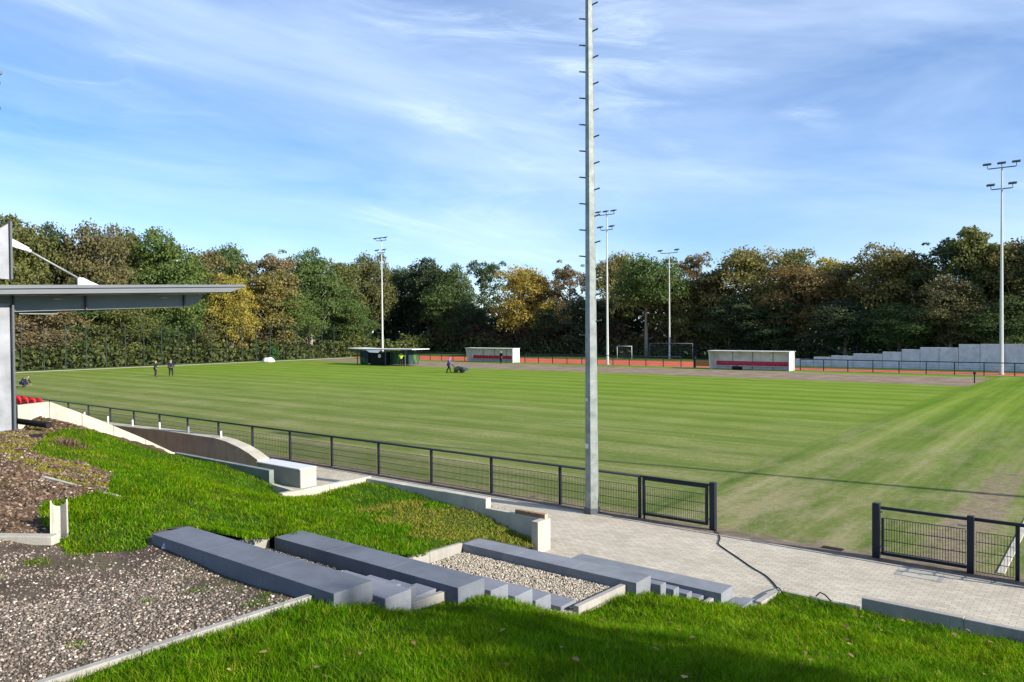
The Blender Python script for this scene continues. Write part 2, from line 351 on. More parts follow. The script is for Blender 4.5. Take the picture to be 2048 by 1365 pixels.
# foreground bank, right of the terraces
_bank = TPS([(-7.35,2.6,1.82),(-7.3,1,1.95),(-7.25,4,1.80),(-7.1,5.6,1.72),(-6.6,6.3,1.53),(-7.2,7.2,1.14),(-7.1,8.2,1.08),(-6.85,8.9,.80),(-6.7,9.6,.54),
    (-6.4,10.2,.52),(-6.3,11,.54),(-6.0,11.5,.40),(-5.70,12.1,.24),(-5.4,12.5,.16),(-5.1,12.9,.06),(-4.9,13.8,.09),(-3.4,13.85,.05),(0,13.85,.05),(4,13.85,.05),(8,13.8,.1),
    (-3,5,2.2),(-3,9,1.08),(0,10,.95),(0,5,2.4),(-2,12,.42),(3,12,.5),(3,5,2.4),(5,0,3.1),(-3,0,2.75),(-5,3,2.15),(-2.5,2.2,2.55),(-5,6,1.72),(-5,9,.90),(-4.4,11.5,.42),(0,0,3.2),(9,6,2.2),(0,-4,3.3),(-6,-4,2.6),(9,-3,3.2)])
def h_bank(x, y): return _bank(x, y) + bumps(x, y, .012, 3.0, 1)
_mound = TPS([(-11.1,6.05,1.88),(-10.2,6.1,1.84),(-11.3,5.3,1.76),(-10,5.3,1.74),(-8.5,5.3,1.75),(-11.5,8.35,1.29),(-11.75,7.6,1.32),(-11.8,6.8,1.60),(-10.2,9.6,.86),(-10.1,11.3,.60),(-11,8.4,1.25),(-10.2,8.5,1.05),
    (-10.1,12.6,.30),(-10.1,13.4,.16),(-11.7,13.5,.50),(-13.5,13.5,.66),(-15.9,13.5,.78),(-15.9,11.1,.84),(-13,11.0,.85),(-13,9,1.25),
    (-17,11.6,.62),(-18.9,12.9,.22),(-19.5,12.9,.42),(-20.6,12.95,.58),(-22,12.95,.68),(-24.8,12.95,.70),(-24.9,12.2,1.12),(-24.9,11,1.62),(-24.9,10.1,1.97),(-24.9,9.2,2.32),(-24.9,8.8,2.40),(-24.9,8.4,2.0),
    (-23.6,7.9,2.2),(-20,6.2,2.22),(-16,5.2,2.12),(-16,8,1.75),(-20,9,1.72),(-20,11,1.0),(-22,12,.82),(-22,10.5,1.35),(-18,10,1.2),(-13,6,1.9),(-12,4,1.88),(-9,4,1.78),(-7.3,2.5,1.78),(-7.2,5.4,1.78),(-14,2,1.95),(-9,1,1.85),(-18,3,2.2),(-26,5,2.3),(-26,0,2.3),(-27,12.9,.7),(-28,8,2.2)])
def h_mound(x, y): return _mound(x, y) + bumps(x, y, .012, 2.2, 3)
def inpoly(x, y, poly):
    x = np.asarray(x); y = np.asarray(y); c = np.zeros(x.shape, bool); n = len(poly)
    for i in range(n):
        x0, y0 = poly[i][:2]; x1, y1 = poly[(i+1) % n][:2]
        k = ((y0 > y) != (y1 > y)) & (x < (x1-x0)*(y-y0)/((y1-y0) if y1 != y0 else 1e-9)+x0); c ^= k
    return c
def sheet(name, poly, h, mat, step=.12, extra=None, noise=None):
    P = np.array([p[:2] for p in poly]); x0, y0 = P.min(0)-step; x1, y1 = P.max(0)+step
    nx = int((x1-x0)/step)+2; ny = int((y1-y0)/step)+2
    gx, gy = np.meshgrid(x0+np.arange(nx)*step, y0+np.arange(ny)*step, indexing='ij')
    z = np.asarray(h(gx.ravel(), gy.ravel())).reshape(gx.shape)
    if noise is not None: z = z + noise(gx, gy)
    idx = np.arange(nx*ny).reshape(nx, ny); cx = gx[:-1, :-1]+step/2; cy = gy[:-1, :-1]+step/2
    k = inpoly(cx, cy, poly)
    if extra is not None: k &= extra(cx, cy)
    F = np.stack([idx[:-1, :-1][k], idx[1:, :-1][k], idx[1:, 1:][k], idx[:-1, 1:][k]], 1)
    V = np.stack([gx.ravel(), gy.ravel(), z.ravel()], 1)
    u, inv = np.unique(F, return_inverse=True); return tag(fast_mesh(name, V[u], inv.reshape(F.shape), mat, smooth=True), kind='structure')
def flat(name, poly, z, mat, **kw):
    me = bpy.data.meshes.new(name); me.from_pydata([(p[0], p[1], z) for p in poly], [], [tuple(range(len(poly)))]); me.materials.append(mat)
    o = bpy.data.objects.new(name, me); COL.objects.link(o); return tag(o, kind='structure')
def rect(x0, y0, x1, y1): return [(x0, y0), (x1, y0), (x1, y1), (x0, y1)]

# ------------------------------------------------------------------ ground
flat('ground', rect(-900, -500, 700, 1200), -.06, M['landscape'])
flat('pitch', [(-100.6, 17.35), (60, 17.35), (60, 86.2), (-101.2, 86.2)], 0, M['pitch'])
flat('soil_strip', [(-76, 71.2), (-40, 71.8), (-9.9, 70.6), (-9.6, 82.4), (-40, 82.6), (-76, 82.2)], .008, M['soilstrip'])
flat('soil_ground', [(-108, 77), (-84, 75), (-76, 71.4), (-76, 82.2), (-108, 84.2)], .006, M['soilstrip'])
flat('verge', [(-106, 86.2), (60, 86.2), (60, 130), (-106, 130)], -.004, M['verge'])
flat('kerb_strip', rect(-96, 86.75, 60, 87.15), .012, M['strip'])
flat('running_track', [(-108, 87.6), (-29, 87.6), (60, 87.6), (60, 91.3), (-38, 91.3), (-46, 100.8), (-108, 99.3)], .006, M['track'])
flat('path', [(-104.6, 20), (-105.2, 88), (-106.9, 88), (-106.9, 20)], .010, M['strip'])
flat('side_grass', [(-100.6, 17.35), (-104.6, 17.35), (-105.2, 86.2), (-101.0, 86.2)], .002, M['pitch'])
flat('bank_grass', [(-108, 0), (-106.9, 0), (-106.9, 130), (-170, 130), (-170, 0)], -.01, M['verge'])
flat('pavement', [(-60, 12.9), (-16.05, 12.9), (-16.0, 13.6), (-10.05, 13.6), (-10.0, 11.3), (-4.95, 11.3), (-4.95, 13.85), (12, 13.85), (12, 17.0), (-60, 17.0)], .012, M['paving'])
kb = MB()
u = -60.0
while u < 12:
    kb.box(u+.004, 17.0, -.1, u+.996, 17.08, .03); u += 1.0
tag(kb.build('edge_kerb', M['kerb'], bevel=.006), kind='structure')
flat('touchline_soil', rect(-60, 17.08, 12, 17.62), .005, soil_material('touchline_earth', (.15, .11, .08), (.23, .18, .135), (.34, .28, .22), 2, .7, .04))
bank_poly = [(-7.36, -5), (-7.36, 5.72), (-7.30, 6.0), (-6.7, 6.0), (-6.66, 6.9), (-7.44, 7.05), (-7.44, 8.3), (-6.9, 8.32), (-6.62, 9.5), (-6.48, 9.9), (-6.44, 11.2), (-6.10, 11.45),
             (-5.98, 11.75), (-5.6, 12.1), (-5.46, 12.3), (-5.3, 12.8), (-4.97, 13.05), (-4.95, 13.95), (12, 13.95), (12, -5)]
sheet('grass_bank', bank_poly, h_bank, M['turfbase'], .1)
# gravel beds between the seating rows
flat('gravel_bed_upper', rect(-11.75, 5.9, -7.35, 7.75), 1.13, M['gravelbase'])
flat('gravel_bed_middle', rect(-10.2, 8.2, -6.42, 11.0), .58, M['gravelbase'])
flat('gravel_bed_lower', rect(-8.6, 11.4, -5.45, 12.35), .12, M['gravelbase'])
hm = lambda x, y: h_mound(x, y)
gp_px = [(60,905),(95,868),(130,858),(200,868),(345,912),(430,927),(548,965),(571,990),(735,968),(990,1020),(1062,1040),(1066,1096),(958,1077),(835,1116),(640,1080),(545,1074),(500,1083),(430,1064),(380,1053),(303,1068),
         (292,1100),(190,1106),(130,1106),(110,1085),(82,1045),(78,1010),(130,1000),(215,985),(222,950),(170,928),(110,917)]
mound_grass = [at_h(x, y, hm) for x, y in gp_px]
left_poly = [(-7.42, -5), (-7.42, 5.5), (-11.2, 5.6), (-11.2, 5.95), (-10.2, 5.95), (-10.2, 6.0), (-11.72, 6.0), (-11.72, 7.9), (-11.5, 8.25), (-10.12, 8.25), (-10.08, 11.45), (-9.95, 11.45),
             (-9.97, 13.5), (-15.95, 13.65), (-16.05, 13.0), (-24.95, 13.05), (-24.95, 8.0), (-40, 7.5), (-40, -5)]
clod = lambda x, y: bumps(x, y, .02, 7.0, 5)+bumps(x, y, .012, 17.0, 8)
sheet('lawn', left_poly, h_mound, M['turfbase'], .08, extra=lambda x, y: inpoly(x, y, mound_grass))
# stony landing in front, dug soil farther left
stony = [at_h(x, y, hm) for x, y in [(-400,1500),(-300,1085),(0,1085),(110,1100),(300,1085),(660,1190),(60,1365),(-50,1420)]] + [(-7.3, -5), (-16, -5)]
_ng = lambda x, y: ~inpoly(x, y, mound_grass)
sheet('gravel_ground', left_poly, h_mound, M['gravelbase'], .08, extra=lambda x, y: _ng(x, y) & (x > -12.4))
sheet('soil_ground', left_poly, h_mound, M['soil'], .08, extra=lambda x, y: _ng(x, y) & (x <= -12.4), noise=clod)

# ------------------------------------------------------------------ scattered ground cover
def blades(name, xy, h, mat, hmin, hmax, wid, lean=.5, label=None):
    n = len(xy); z = np.asarray(h(xy[:, 0], xy[:, 1])); P = np.c_[xy, z-.01]
    a = rng.uniform(0, 2*np.pi, n); H = rng.uniform(hmin, hmax, n)*(.7+.6*(np.sin(xy[:, 0]*2.1+1)*np.sin(xy[:, 1]*1.7+2)*.5+.5))
    D = np.hypot(xy[:, 0], xy[:, 1]); W = wid*np.clip(D/6, .7, 2.2)*rng.uniform(.7, 1.3, n)
    sd = np.c_[np.cos(a), np.sin(a), np.zeros(n)]*W[:, None]/2
    b = a + rng.uniform(-1, 1, n)+np.pi/2; ln = rng.uniform(.1, lean, n)*H
    up1 = np.c_[np.cos(b)*ln*.35, np.sin(b)*ln*.35, H*.55]; up2 = np.c_[np.cos(b)*ln*1.2, np.sin(b)*ln*1.2, H]
    V = np.stack([P-sd, P+sd, P+up1+sd*.8, P+up1-sd*.8, P+up2+sd*.12, P+up2-sd*.12], 1).reshape(-1, 3)
    k = np.arange(n)[:, None]*6; F = np.concatenate([k+np.array([0, 1, 2, 3]), k+np.array([3, 2, 4, 5])])
    return fast_mesh(name, V, F, mat)
def scatter(poly, dens, cond=None, falloff=None):
    P = np.array(poly); x0, y0 = P.min(0); x1, y1 = P.max(0); n = int((x1-x0)*(y1-y0)*dens)
    q = np.c_[rng.uniform(x0, x1, n), rng.uniform(y0, y1, n)]; k = inpoly(q[:, 0], q[:, 1], poly)
    if cond is not None: k &= cond(q[:, 0], q[:, 1])
    q = q[k]
    if falloff is not None: q = q[rng.uniform(0, 1, len(q)) < falloff(q)]
    return q
# only ground the camera side could see, plus a margin
def seen(x, y, m=.85):
    f = -x*math.sin(CAM_A)+y*math.cos(CAM_A); r = x*math.cos(CAM_A)+y*math.sin(CAM_A)
    return (f > 2.2) & (np.abs(r) < m*f+1.0)
fb = [(-7.3, .5), (-7.3, 5.66), (-6.72, 6.1), (-6.7, 6.85), (-7.38, 7.1), (-7.36, 8.3), (-6.92, 8.5), (-6.6, 9.5), (-6.4, 9.9), (-6.38, 11.2), (-6.0, 11.5), (-5.9, 11.8), (-5.5, 12.15), (-5.38, 12.4), (-5.2, 12.85),
      (-4.9, 13.05), (-4.9, 13.82), (-3.5, 13.84), (5, 13.84), (5, .5)]
q = scatter(fb, 5200, seen, lambda p: np.clip((5.0/np.hypot(p[:, 0], p[:, 1]))**1.15, .16, 1))
tag(blades('grass_foreground', q, h_bank, M['grass'], .035, .105, .0058, 1.0), 'bright green grass covering the near bank', 'grass', kind='stuff')
q = scatter(mound_grass, 2300, seen, lambda p: np.clip((8.0/np.hypot(p[:, 0], p[:, 1]))**1.1, .2, 1)*np.where(rng.uniform(0,1,len(p)) < .9, 1, .3))
dry = (np.hypot((q[:, 0]+10.9)*.55, q[:, 1]-12.3) < 1.5+.3*np.sin(q[:, 0]*5)) & (rng.uniform(0, 1, len(q)) < .86)
dry2 = (q[:, 0] < -18) & (q[:, 1] < 8.6) & (rng.uniform(0, 1, len(q)) < .3)
d = dry | dry2
tag(blades('grass_mound', q[~d], h_mound, M['grass'], .04, .10, .007, .9), 'green grass on the mound behind the seating rows', 'grass', kind='stuff')
tag(blades('dry_grass', q[d], h_mound, M['drygrass'], .03, .07, .008, 1.6), 'yellowed dry grass at the low corner of the mound', 'grass', kind='stuff')
# sparse tufts on the stony landing
lp = [(-7.5, 2.2), (-7.5, 5.3), (-11, 5.3), (-12.3, 4.2), (-12.3, 2.0)]
q = scatter(lp, 2200, lambda x, y: seen(x, y) & (bumps(x, y, 1, 1.9, 2)+bumps(x, y, .8, 5.1, 4) > 2.4))
tag(blades('weeds', q, h_mound, M['grass'], .02, .06, .006, 1.2), 'thin weeds growing through the stones', 'weeds', kind='stuff')
q = scatter([(-13, 3), (-12.5, 5), (-14.5, 7), (-20, 8.5), (-24.5, 8.6), (-24.5, 6.5), (-18, 3)], 700, lambda x, y: _ng(x, y) & seen(x, y) & (bumps(x, y, 1, .9, 2)+.02*x*x*(y > 6) > 2.2))
tag(blades('soil_weeds', q, h_mound, M['drygrass'], .02, .06, .010, 1.3), 'sparse dry weeds on the dug soil', 'weeds', kind='stuff')

def pebbles(name, xy, h, mat, smin, smax, sink=.2, power=2.0):
    bm = bmesh.new(); bmesh.ops.create_icosphere(bm, subdivisions=1, radius=1); bm.verts.ensure_lookup_table()
    B = np.array([v.co[:] for v in bm.verts]); Fb = np.array([[v.index for v in f.verts] for f in bm.faces]); bm.free()
    n = len(xy); z = np.asarray(h(xy[:, 0], xy[:, 1])) if callable(h) else np.full(n, h)
    s = smin+(smax-smin)*rng.uniform(0, 1, n)**power
    J = B[None]*(1+rng.uniform(-.28, .28, (n, len(B), 1)))*np.stack([rng.uniform(.8, 1.3, n), rng.uniform(.7, 1.0, n), rng.uniform(.5, .8, n)], 1)[:, None]
    a = rng.uniform(0, 2*np.pi, n); t = rng.normal(0, .4, n); ca, sa, ct, st = np.cos(a), np.sin(a), np.cos(t), np.sin(t)
    x, y, zz = J[..., 0], J[..., 1], J[..., 2]; y2 = y*ct[:, None]-zz*st[:, None]; z2 = y*st[:, None]+zz*ct[:, None]
    X = x*ca[:, None]-y2*sa[:, None]; Y = x*sa[:, None]+y2*ca[:, None]
    V = np.stack([X, Y, z2], 2)*s[:, None, None]/2 + np.c_[xy, z+s*(.32-sink)][:, None]
    F = (Fb[None]+(np.arange(n)*len(B))[:, None, None]).reshape(-1, 3); return fast_mesh(name, V.reshape(-1, 3), F, mat)
q = scatter([(-7.42, 1.6), (-7.42, 5.38), (-11.2, 5.38), (-12.6, 4.4), (-12.6, 1.6)], 2600, lambda x, y: _ng(x, y) & seen(x, y))
big = rng.uniform(0, 1, len(q)) < np.clip(.85-(q[:, 0]+7.8)**2*.04-np.clip(q[:,1]-3.2, 0, 9)**2*.12+bumps(q[:, 0], q[:, 1], .22, 2.3, 6), .12, .9)
tag(pebbles('loose_gravel', q[big], h_mound, M['stones'], .012, .045), 'mixed grey and pinkish gravel on the stony landing', 'gravel', kind='stuff')
q = scatter(rect(-9.98, 8.3, -6.50, 10.94), 2300)
tag(pebbles('pale_gravel', q, .595, M['stones2'], .018, .042, .15), 'pale chippings in the bed behind the lower bench row', 'gravel', kind='stuff')
q = scatter(rect(-11.6, 6.05, -7.45, 7.68), 1500)
tag(pebbles('dark_gravel', q, 1.145, M['stones'], .015, .035, .15), 'dark gravel between the two upper bench rows', 'gravel', kind='stuff')
q = scatter([(-12.3, 2.5), (-12.3, 5), (-14.5, 6.8), (-16.5, 7.3), (-24.5, 8.4), (-24.5, 6), (-18, 3)], 520, lambda x, y: _ng(x, y) & seen(x, y))
tag(pebbles('soil_clods', q, lambda x, y: h_mound(x, y)+clod(x, y), M['clods'], .015, .10, .3, 3), 'dark clods on the dug soil', 'soil', kind='stuff')
tag(pebbles('soil_stones', q[::5]+.07, lambda x, y: h_mound(x, y)+clod(x, y), M['stones'], .025, .07, .2, 2), 'pale stones in the dug soil', 'stones', kind='stuff')
q = scatter([(-25, 8.2), (-24.7, 10.4), (-22.5, 9.6), (-22.2, 8.6), (-23, 7.9)], 160, _ng)
tag(pebbles('earth_heap', q, h_mound, M['clods'], .03, .12, .2, 2), 'brown crumbly earth heaped against the stand wall', 'soil', kind='stuff')
# fallen leaves on the bank
q = scatter(fb, 1.6, seen)[:90]; n = len(q)
V = []; F = []
for i, (x, y) in enumerate(q):
    z = h_bank(x, y)+.075+random.random()*.03; s = random.uniform(.018, .038); a = random.random()*6.28; ti = random.uniform(-.5, .5)
    for j, (px, py) in enumerate([(1.3, 0), (.5, .8), (-.5, .9), (-1.1, 0), (-.5, -.8), (.5, -.7)]):
        V.append((x+s*(px*math.cos(a)-py*math.sin(a)), y+s*(px*math.sin(a)+py*math.cos(a)), z+s*ti*px+s*.3*abs(py)))
    F.append([i*6+j for j in range(6)])
tag(fast_mesh('fallen_leaves', np.array(V), np.array(F), M['fallen']), 'brown fallen leaves scattered on the near grass', 'leaves', kind='stuff')

# ------------------------------------------------------------------ seating rows, steps, kerbs
def bench_row(u0, u1, v0, v1, z, zb, label, jog=None, mat='bench', marks=()):
    r = empty('bench_row', ((u0+u1)/2, (v0+v1)/2, zb), label, 'bench', 'grey concrete bench rows')
    n = max(1, round((u1-u0)/1.25)); s = (u1-u0)/n
    for k in range(n):
        MB().box(u0+k*s+.001, v0, zb, u0+(k+1)*s-.001, v1, z).build('slab', M[mat], r, .005)
    return r
b1 = bench_row(-11.1, -6.93, 5.43, 6.0, 1.95, 1.1, 'topmost dark grey concrete bench row beside the stony landing')
b2 = bench_row(-11.45, -7.16, 7.72, 8.28, 1.35, .55, 'second dark grey concrete bench row above the pale gravel bed')
b3 = bench_row(-10.03, -6.22, 10.96, 11.45, .75, -.05, 'third concrete bench row, in front of the pale gravel bed', mat='bench2')
b4 = bench_row(-8.5, -5.34, 12.28, 12.78, .40, -.05, 'lowest concrete bench row lying along the paving', mat='bench2')
def steps(name, treads, label):
    r = empty(name, (treads[0][0], treads[0][2], treads[-1][5]), label, 'steps', 'short concrete stairs beside the bench rows')
    for (u0, u1, v0, v1, z, zb) in treads: MB().box(u0, v0, zb, u1, v1, z).build('tread', M['step'], r, .012)
    return r
steps('stair', [(-7.95, -6.72, 6.004, 6.42, 1.78, 1.0), (-7.95, -7.35, 6.424, 6.84, 1.61, 1.0), (-7.95, -7.5, 6.844, 7.26, 1.44, 1.0), (-7.95, -7.55, 7.264, 7.70, 1.27, 1.0)], 'concrete stair leading down from the topmost bench row')
steps('stair', [(-8.0, -7.05, 8.284, 8.68, 1.18, .5), (-8.0, -6.93, 8.684, 9.11, 1.01, .5), (-8.0, -6.88, 9.114, 9.51, .84, .5), (-8.0, -6.70, 9.514, 9.93, .67, .5)], 'concrete stair beside the pale gravel bed, four treads')
steps('stair', [(-6.9, -6.04, 11.454, 11.65, .62, -.05), (-6.9, -5.90, 11.654, 11.85, .52, -.05), (-6.9, -5.76, 11.854, 12.05, .42, -.05), (-6.9, -5.64, 12.054, 12.25, .32, -.05)], 'small lowest stair in front of the lowest bench row')
steps('step_slab', [(-5.33, -5.02, 12.4, 12.85, .20, -.05), (-5.33, -5.0, 12.854, 13.2, .10, -.05)], 'two flat grey steps at the end of the lowest bench row')
def kerb(pts, w, zb, label, mat='kerb', name='kerb', n=None, group='concrete edging kerbs'):
    r = empty(name, (pts[0][0], pts[0][1], zb), label, 'kerb', group)
    for a, b in zip(pts[:-1], pts[1:]):
        a = Vector(a); b = Vector(b); k = max(1, round((b-a).length/1.0))
        for i in range(k):
            p = a.lerp(b, i/k+.002/k); q_ = a.lerp(b, (i+1)/k-.004/k); d = (q_-p); d.z = 0; d.normalize(); s = Vector((-d.y, d.x, 0))*w/2
            MB().add([p-s, p+s, q_+s, q_-s]+[Vector((t.x, t.y, zb)) for t in (p-s, p+s, q_+s, q_-s)], [(0,1,2,3),(7,6,5,4),(0,4,5,1),(1,5,6,2),(2,6,7,3),(3,7,4,0)]).build('kerbstone', M[mat], r, .008)
    return r
kerb([(-7.40, -2, 1.93), (-7.40, 2.5, 1.86), (-7.34, 5.42, 1.86)], .09, 1.5, 'long concrete edging between the stony landing and the near grass')
kerb([(-7.48, 7.02, 1.26), (-7.40, 8.27, 1.25)], .09, .5, 'short kerb at the right end of the second bench row')
kerb([(-6.50, 9.62, .70), (-6.46, 10.95, .69)], .10, .2, 'kerb closing the right end of the pale gravel bed')
kerb([(-5.52, 12.0, .30), (-5.50, 12.5, .30)], .08, -.05, 'tiny kerb at the right end of the lowest bench row')
kerb([(-4.99, 13.02, .13), (-4.95, 13.90, .12)], .12, -.05, 'white kerb corner next to the black cable')
kerb([(-4.90, 13.93, .10), (-3.56, 13.93, .09)], .08, -.05, 'white kerb between the paving and the near grass')
kerb([(-11.72, 6.3, 1.42), (-11.66, 7.74, 1.33)], .09, .9, 'kerb at the left end of the second bench row')
kerb([(-10.10, 8.3, .84), (-10.08, 10.96, .76)], .09, .4, 'kerb at the left end of the pale gravel bed')
kerb([(at_h(86, 957, hm)+(h_mound(*at_h(86, 957, hm))+.04,)), (at_h(240, 996, hm)+(h_mound(*at_h(240, 996, hm))+.03,))], .08, 1.4, 'white strip of edging half buried in the grass mound', 'concrete')
kerb([(-1.93, 17.75, .02), (-1.93, 24, .02)], .14, -.05, 'white kerb line running across the pitch surround behind the mesh fence', 'concrete')
kerb([(-19.35, 13.0, .46), (-17.6, 13.0, .36)], .12, .0, 'low kerb below the pale retaining block', 'concrete')

def wall(name, pieces, label, mat='concrete', cat='wall', bevel=.01, part='panel', group=None):
    a = pieces[0]; r = empty(name, (a[0], a[1], 0), label, cat, group)
    for (x0, y0, z0, x1, y1, z1) in pieces: MB().box(x0, y0, z0, x1, y1, z1).build(part, M[mat], r, bevel)
    return r
wall('retaining_wall', [(-15.95, 13.62, -.05, -14.553, 13.80, .91), (-14.547, 13.62, -.05, -13.15, 13.80, .91), (-13.145, 13.62, -.05, -11.72, 13.80, .92)], 'long low concrete wall holding the grass mound beside the paving')
wall('retaining_wall', [(-16.12, 11.0, .2, -15.953, 12.4, .95), (-16.12, 12.405, .2, -15.953, 13.80, .94)], 'short cream concrete wall running back from the corner of the mound wall')
wall('retaining_wall', [(-11.717, 13.62, -.05, -10.15, 13.75, .70)], 'lower concrete wall section with the timber lying on it')
wall('end_wall', [(-10.147, 13.30, -.05, -9.96, 13.76, .70)], 'upright cream concrete end block of the mound wall')
wall('retaining_wall', [(-3.52, 13.88, -.05, -2.003, 14.0, .27), (-1.997, 13.88, -.05, -1.0, 14.0, .26), (-.995, 13.88, -.05, 3, 14.0, .10)], 'low dark faced concrete wall between the grass and the paving', 'kerb')
wall('end_wall', [(-.98, 13.78, .105, -.8, 13.96, .34)], 'short concrete block at the right end of the low wall')
wall('landing_wall', [(-25.2, 13.08, .0, -22.5, 13.24, .80), (-22.495, 13.08, .0, -19.62, 13.24, .80)], 'thin white topped wall at the foot of the grass below the stand', 'wallgrey')
# block and curved brown wall behind the ramp
r = empty('ramp_wall', (-30, 15.2, 0), 'brown stained retaining wall with a white rounded coping beside the barrier', 'wall')
prof = [(-60, 1.02), (-33.7, 1.03), (-28, 1.15), (-24.9, 1.16), (-24.2, 1.11), (-23.4, .98), (-22.8, .83), (-22.3, .66)]
MB().prism([(p, 14.45, z-.03) for p, z in prof]+[(prof[-1][0], 14.45, -.6), (-60, 14.45, -.6)], (0, .40, 0)).build('wall', M['brown'], r)
MB().prism([(p, 14.42, z) for p, z in prof]+[(p, 14.42, z-.03) for p, z in prof[::-1]], (0, .46, 0)).build('coping', M['concrete'], r)
r = empty('concrete_block', (-21.6, 14.7, 0), 'pale grey green concrete block at the end of the brown ramp wall', 'wall')
MB().box(-22.30, 14.42, -.05, -21.30, 15.0, .58).build('panel', M['wallgrey'], r, .01)
MB().box(-21.295, 14.40, -.05, -19.97, 15.0, .58).build('panel', M['wallgrey'], r, .01)
MB().box(-22.30, 14.38, .582, -19.955, 15.02, .61).build('coping', M['white'], r, .004)
MB().box(-19.967, 14.41, -.05, -19.95, 15.0, .58).build('end_panel', M['concrete'], r)  # paler than the block: the sunlit end is put into the colour
stub0 = None
for i, (x, y) in enumerate([(169, 838), (216, 842), (265, 846), (319, 854), (377, 862), (442, 870)]):
    p = at_v(x, y, 14.65)
    if stub0 is None:
        stub0 = empty('handrail_stub', (p.x, 14.65, .98), None, 'post', 'white posts on the brown wall')
        MB().tube([(p.x, 14.65, .96), (p.x, 14.65, 1.36)], .035, 10).build('post', M['white'], stub0, smooth=True)
        MB().box(p.x-.07, 14.58, .965, p.x+.07, 14.72, .985).build('base_plate', M['white'], stub0)
        s_ = stub0
    else: s_ = copy_tree(stub0); s_.location = (p.x, 14.65, 1.0 if p.x > -30 else .95)
    s_['label'] = ['farthest white stub post on the coping, nearest the stand', 'second white stub post along the coping from the stand', 'third white stub post along the coping from the stand',
                   'fourth white stub post along the coping from the stand', 'white stub post next to the end one on the brown wall coping', 'endmost white stub post, where the brown wall coping starts to slope'][i]

# ------------------------------------------------------------------ stand: side wall, column, roof, seats
r = empty('stand_side_wall', (-25.1, 9, 0), 'cream concrete side wall of the stand sloping down to the pitch', 'wall')
top = [(8.38, 2.80), (9.23, 2.84), (10.65, 2.15), (12.0, 1.42), (13.0, .83)]
def ztop(v): return float(np.interp(v, [t[0] for t in top], [t[1] for t in top]))
for a, b in [(8.38, 9.22), (9.23, 10.12), (10.13, 11.06), (11.07, 12.05), (12.06, 13.05)]:
    ks = [a]+[t[0] for t in top if a < t[0] < b]+[b]
    MB().prism([(-25.0, k, ztop(k)) for k in ks]+[(-25.0, b, -.05), (-25.0, a, -.05)], (-.18, 0, 0)).build('panel', M['concrete'], r, .008)
tag(MB().box(-40, 4, -.05, -25.5, 11.2, 1.9).build('stand_floor', M['kerb']), 'raised concrete floor of the stand behind its side wall', 'platform')
r = empty('roof_column', (-24.0, 7.6, 2.2), 'wide silver steel column carrying the stand roof, with a pointed top', 'column')
MB().box(-24.10, 6.95, 2.2, -23.98, 7.90, 5.70).build('web', M['colsteel'], r, .004)
MB().box(-24.24, 7.903, 2.2, -23.84, 7.955, 5.66).build('flange', M['steeldark'], r, .004)
MB().box(-24.24, 6.90, 2.2, -23.84, 6.947, 5.66).build('flange', M['steeldark'], r, .004)
MB().prism([(-24.10, 7.0, 6.42), (-24.10, 7.90, 6.36), (-24.10, 7.90, 7.90), (-24.10, 7.0, 7.2)], (.12, 0, 0)).build('pylon', M['colsteel'], r, .004)
MB().box(-24.2, 7.903, 6.36, -23.88, 7.955, 7.95).build('pylon_flange', M['steeldark'], r, .004)
MB().box(-24.4, 6.7, 2.12, -23.7, 8.1, 2.22).build('base_plate', M['steelgrey'], r)
r = empty('stand_roof', (-30, 8, 6.0), 'flat grey cantilevered roof of the stand with a thin pointed front edge', 'roof')
MB().prism([(-23.2, -3, 5.62), (-23.2, 6.0, 6.08), (-23.2, 14.57, 6.43), (-23.2, 14.55, 6.35), (-23.2, 14.1, 6.19), (-23.2, 6.0, 5.86), (-23.2, -3, 5.40)], (-34, 0, 0)).build('roof_deck', M['fascia'], r)
MB().prism([(-23.17, -3, 5.64), (-23.17, 6.0, 6.10), (-23.17, 14.60, 6.45), (-23.17, 14.6, 6.38), (-23.17, 6.0, 6.0), (-23.17, -3, 5.54)], (.03, 0, 0)).build('edge_trim', M['fascia'], r)
for k, uu in enumerate([-24.2, -29.6, -35.0]):
    MB().prism([(uu, 6.0, 5.42), (uu, 8.07, 5.48), (uu, 13.1, 5.70), (uu, 13.4, 5.80), (uu, 13.62, 6.0), (uu, 13.7, 6.13), (uu, 8.07, 5.92), (uu, 6.0, 5.84)], (-.08, 0, 0)).build('beam', M['steelgrey'], r)
    for vv in (8.05, 9.95, 13.0):
        MB().box(uu-.16, vv-.02, 5.5 + (vv-8)*.045, uu+.08, vv+.02, 5.93+(vv-8)*.03).build('stiffener', M['steeldark'], r)
MB().box(-34, 9.93, 5.70, -24.30, 10.03, 5.92).build('purlin', M['steeldark'], r)
MB().box(-34, 12.2, 5.82, -24.30, 12.3, 6.03).build('purlin', M['steeldark'], r)
for vv in (8.9, 12.0):
    MB().box(-23.9, vv, 5.82+(vv-8.9)*.04, -23.7, vv+.2, 5.85+(vv-8.9)*.04).build('light_fitting', M['kerb'], r)
MB().box(-24.3, 8.2, 5.42, -24.22, 9.2, 5.44).build('light_strip', M['galv'], r)
r = empty('tie_rod', (-24, 8, 7.4), 'thin grey steel tie rod with white end brackets above the stand roof', 'tie rod')
a, b = at_u(40, 492, -24.0), at_u(166, 562, -24.0)
MB().tube([a, b], .03, 8).build('rod', M['galv'], r, smooth=True)
MB().tube([a.lerp(b, .01), a.lerp(b, .16)], .055, 10).build('sleeve', M['white'], r, smooth=True)
MB().tube([a.lerp(b, .93), a.lerp(b, 1.0)], .055, 10).build('sleeve', M['white'], r, smooth=True)
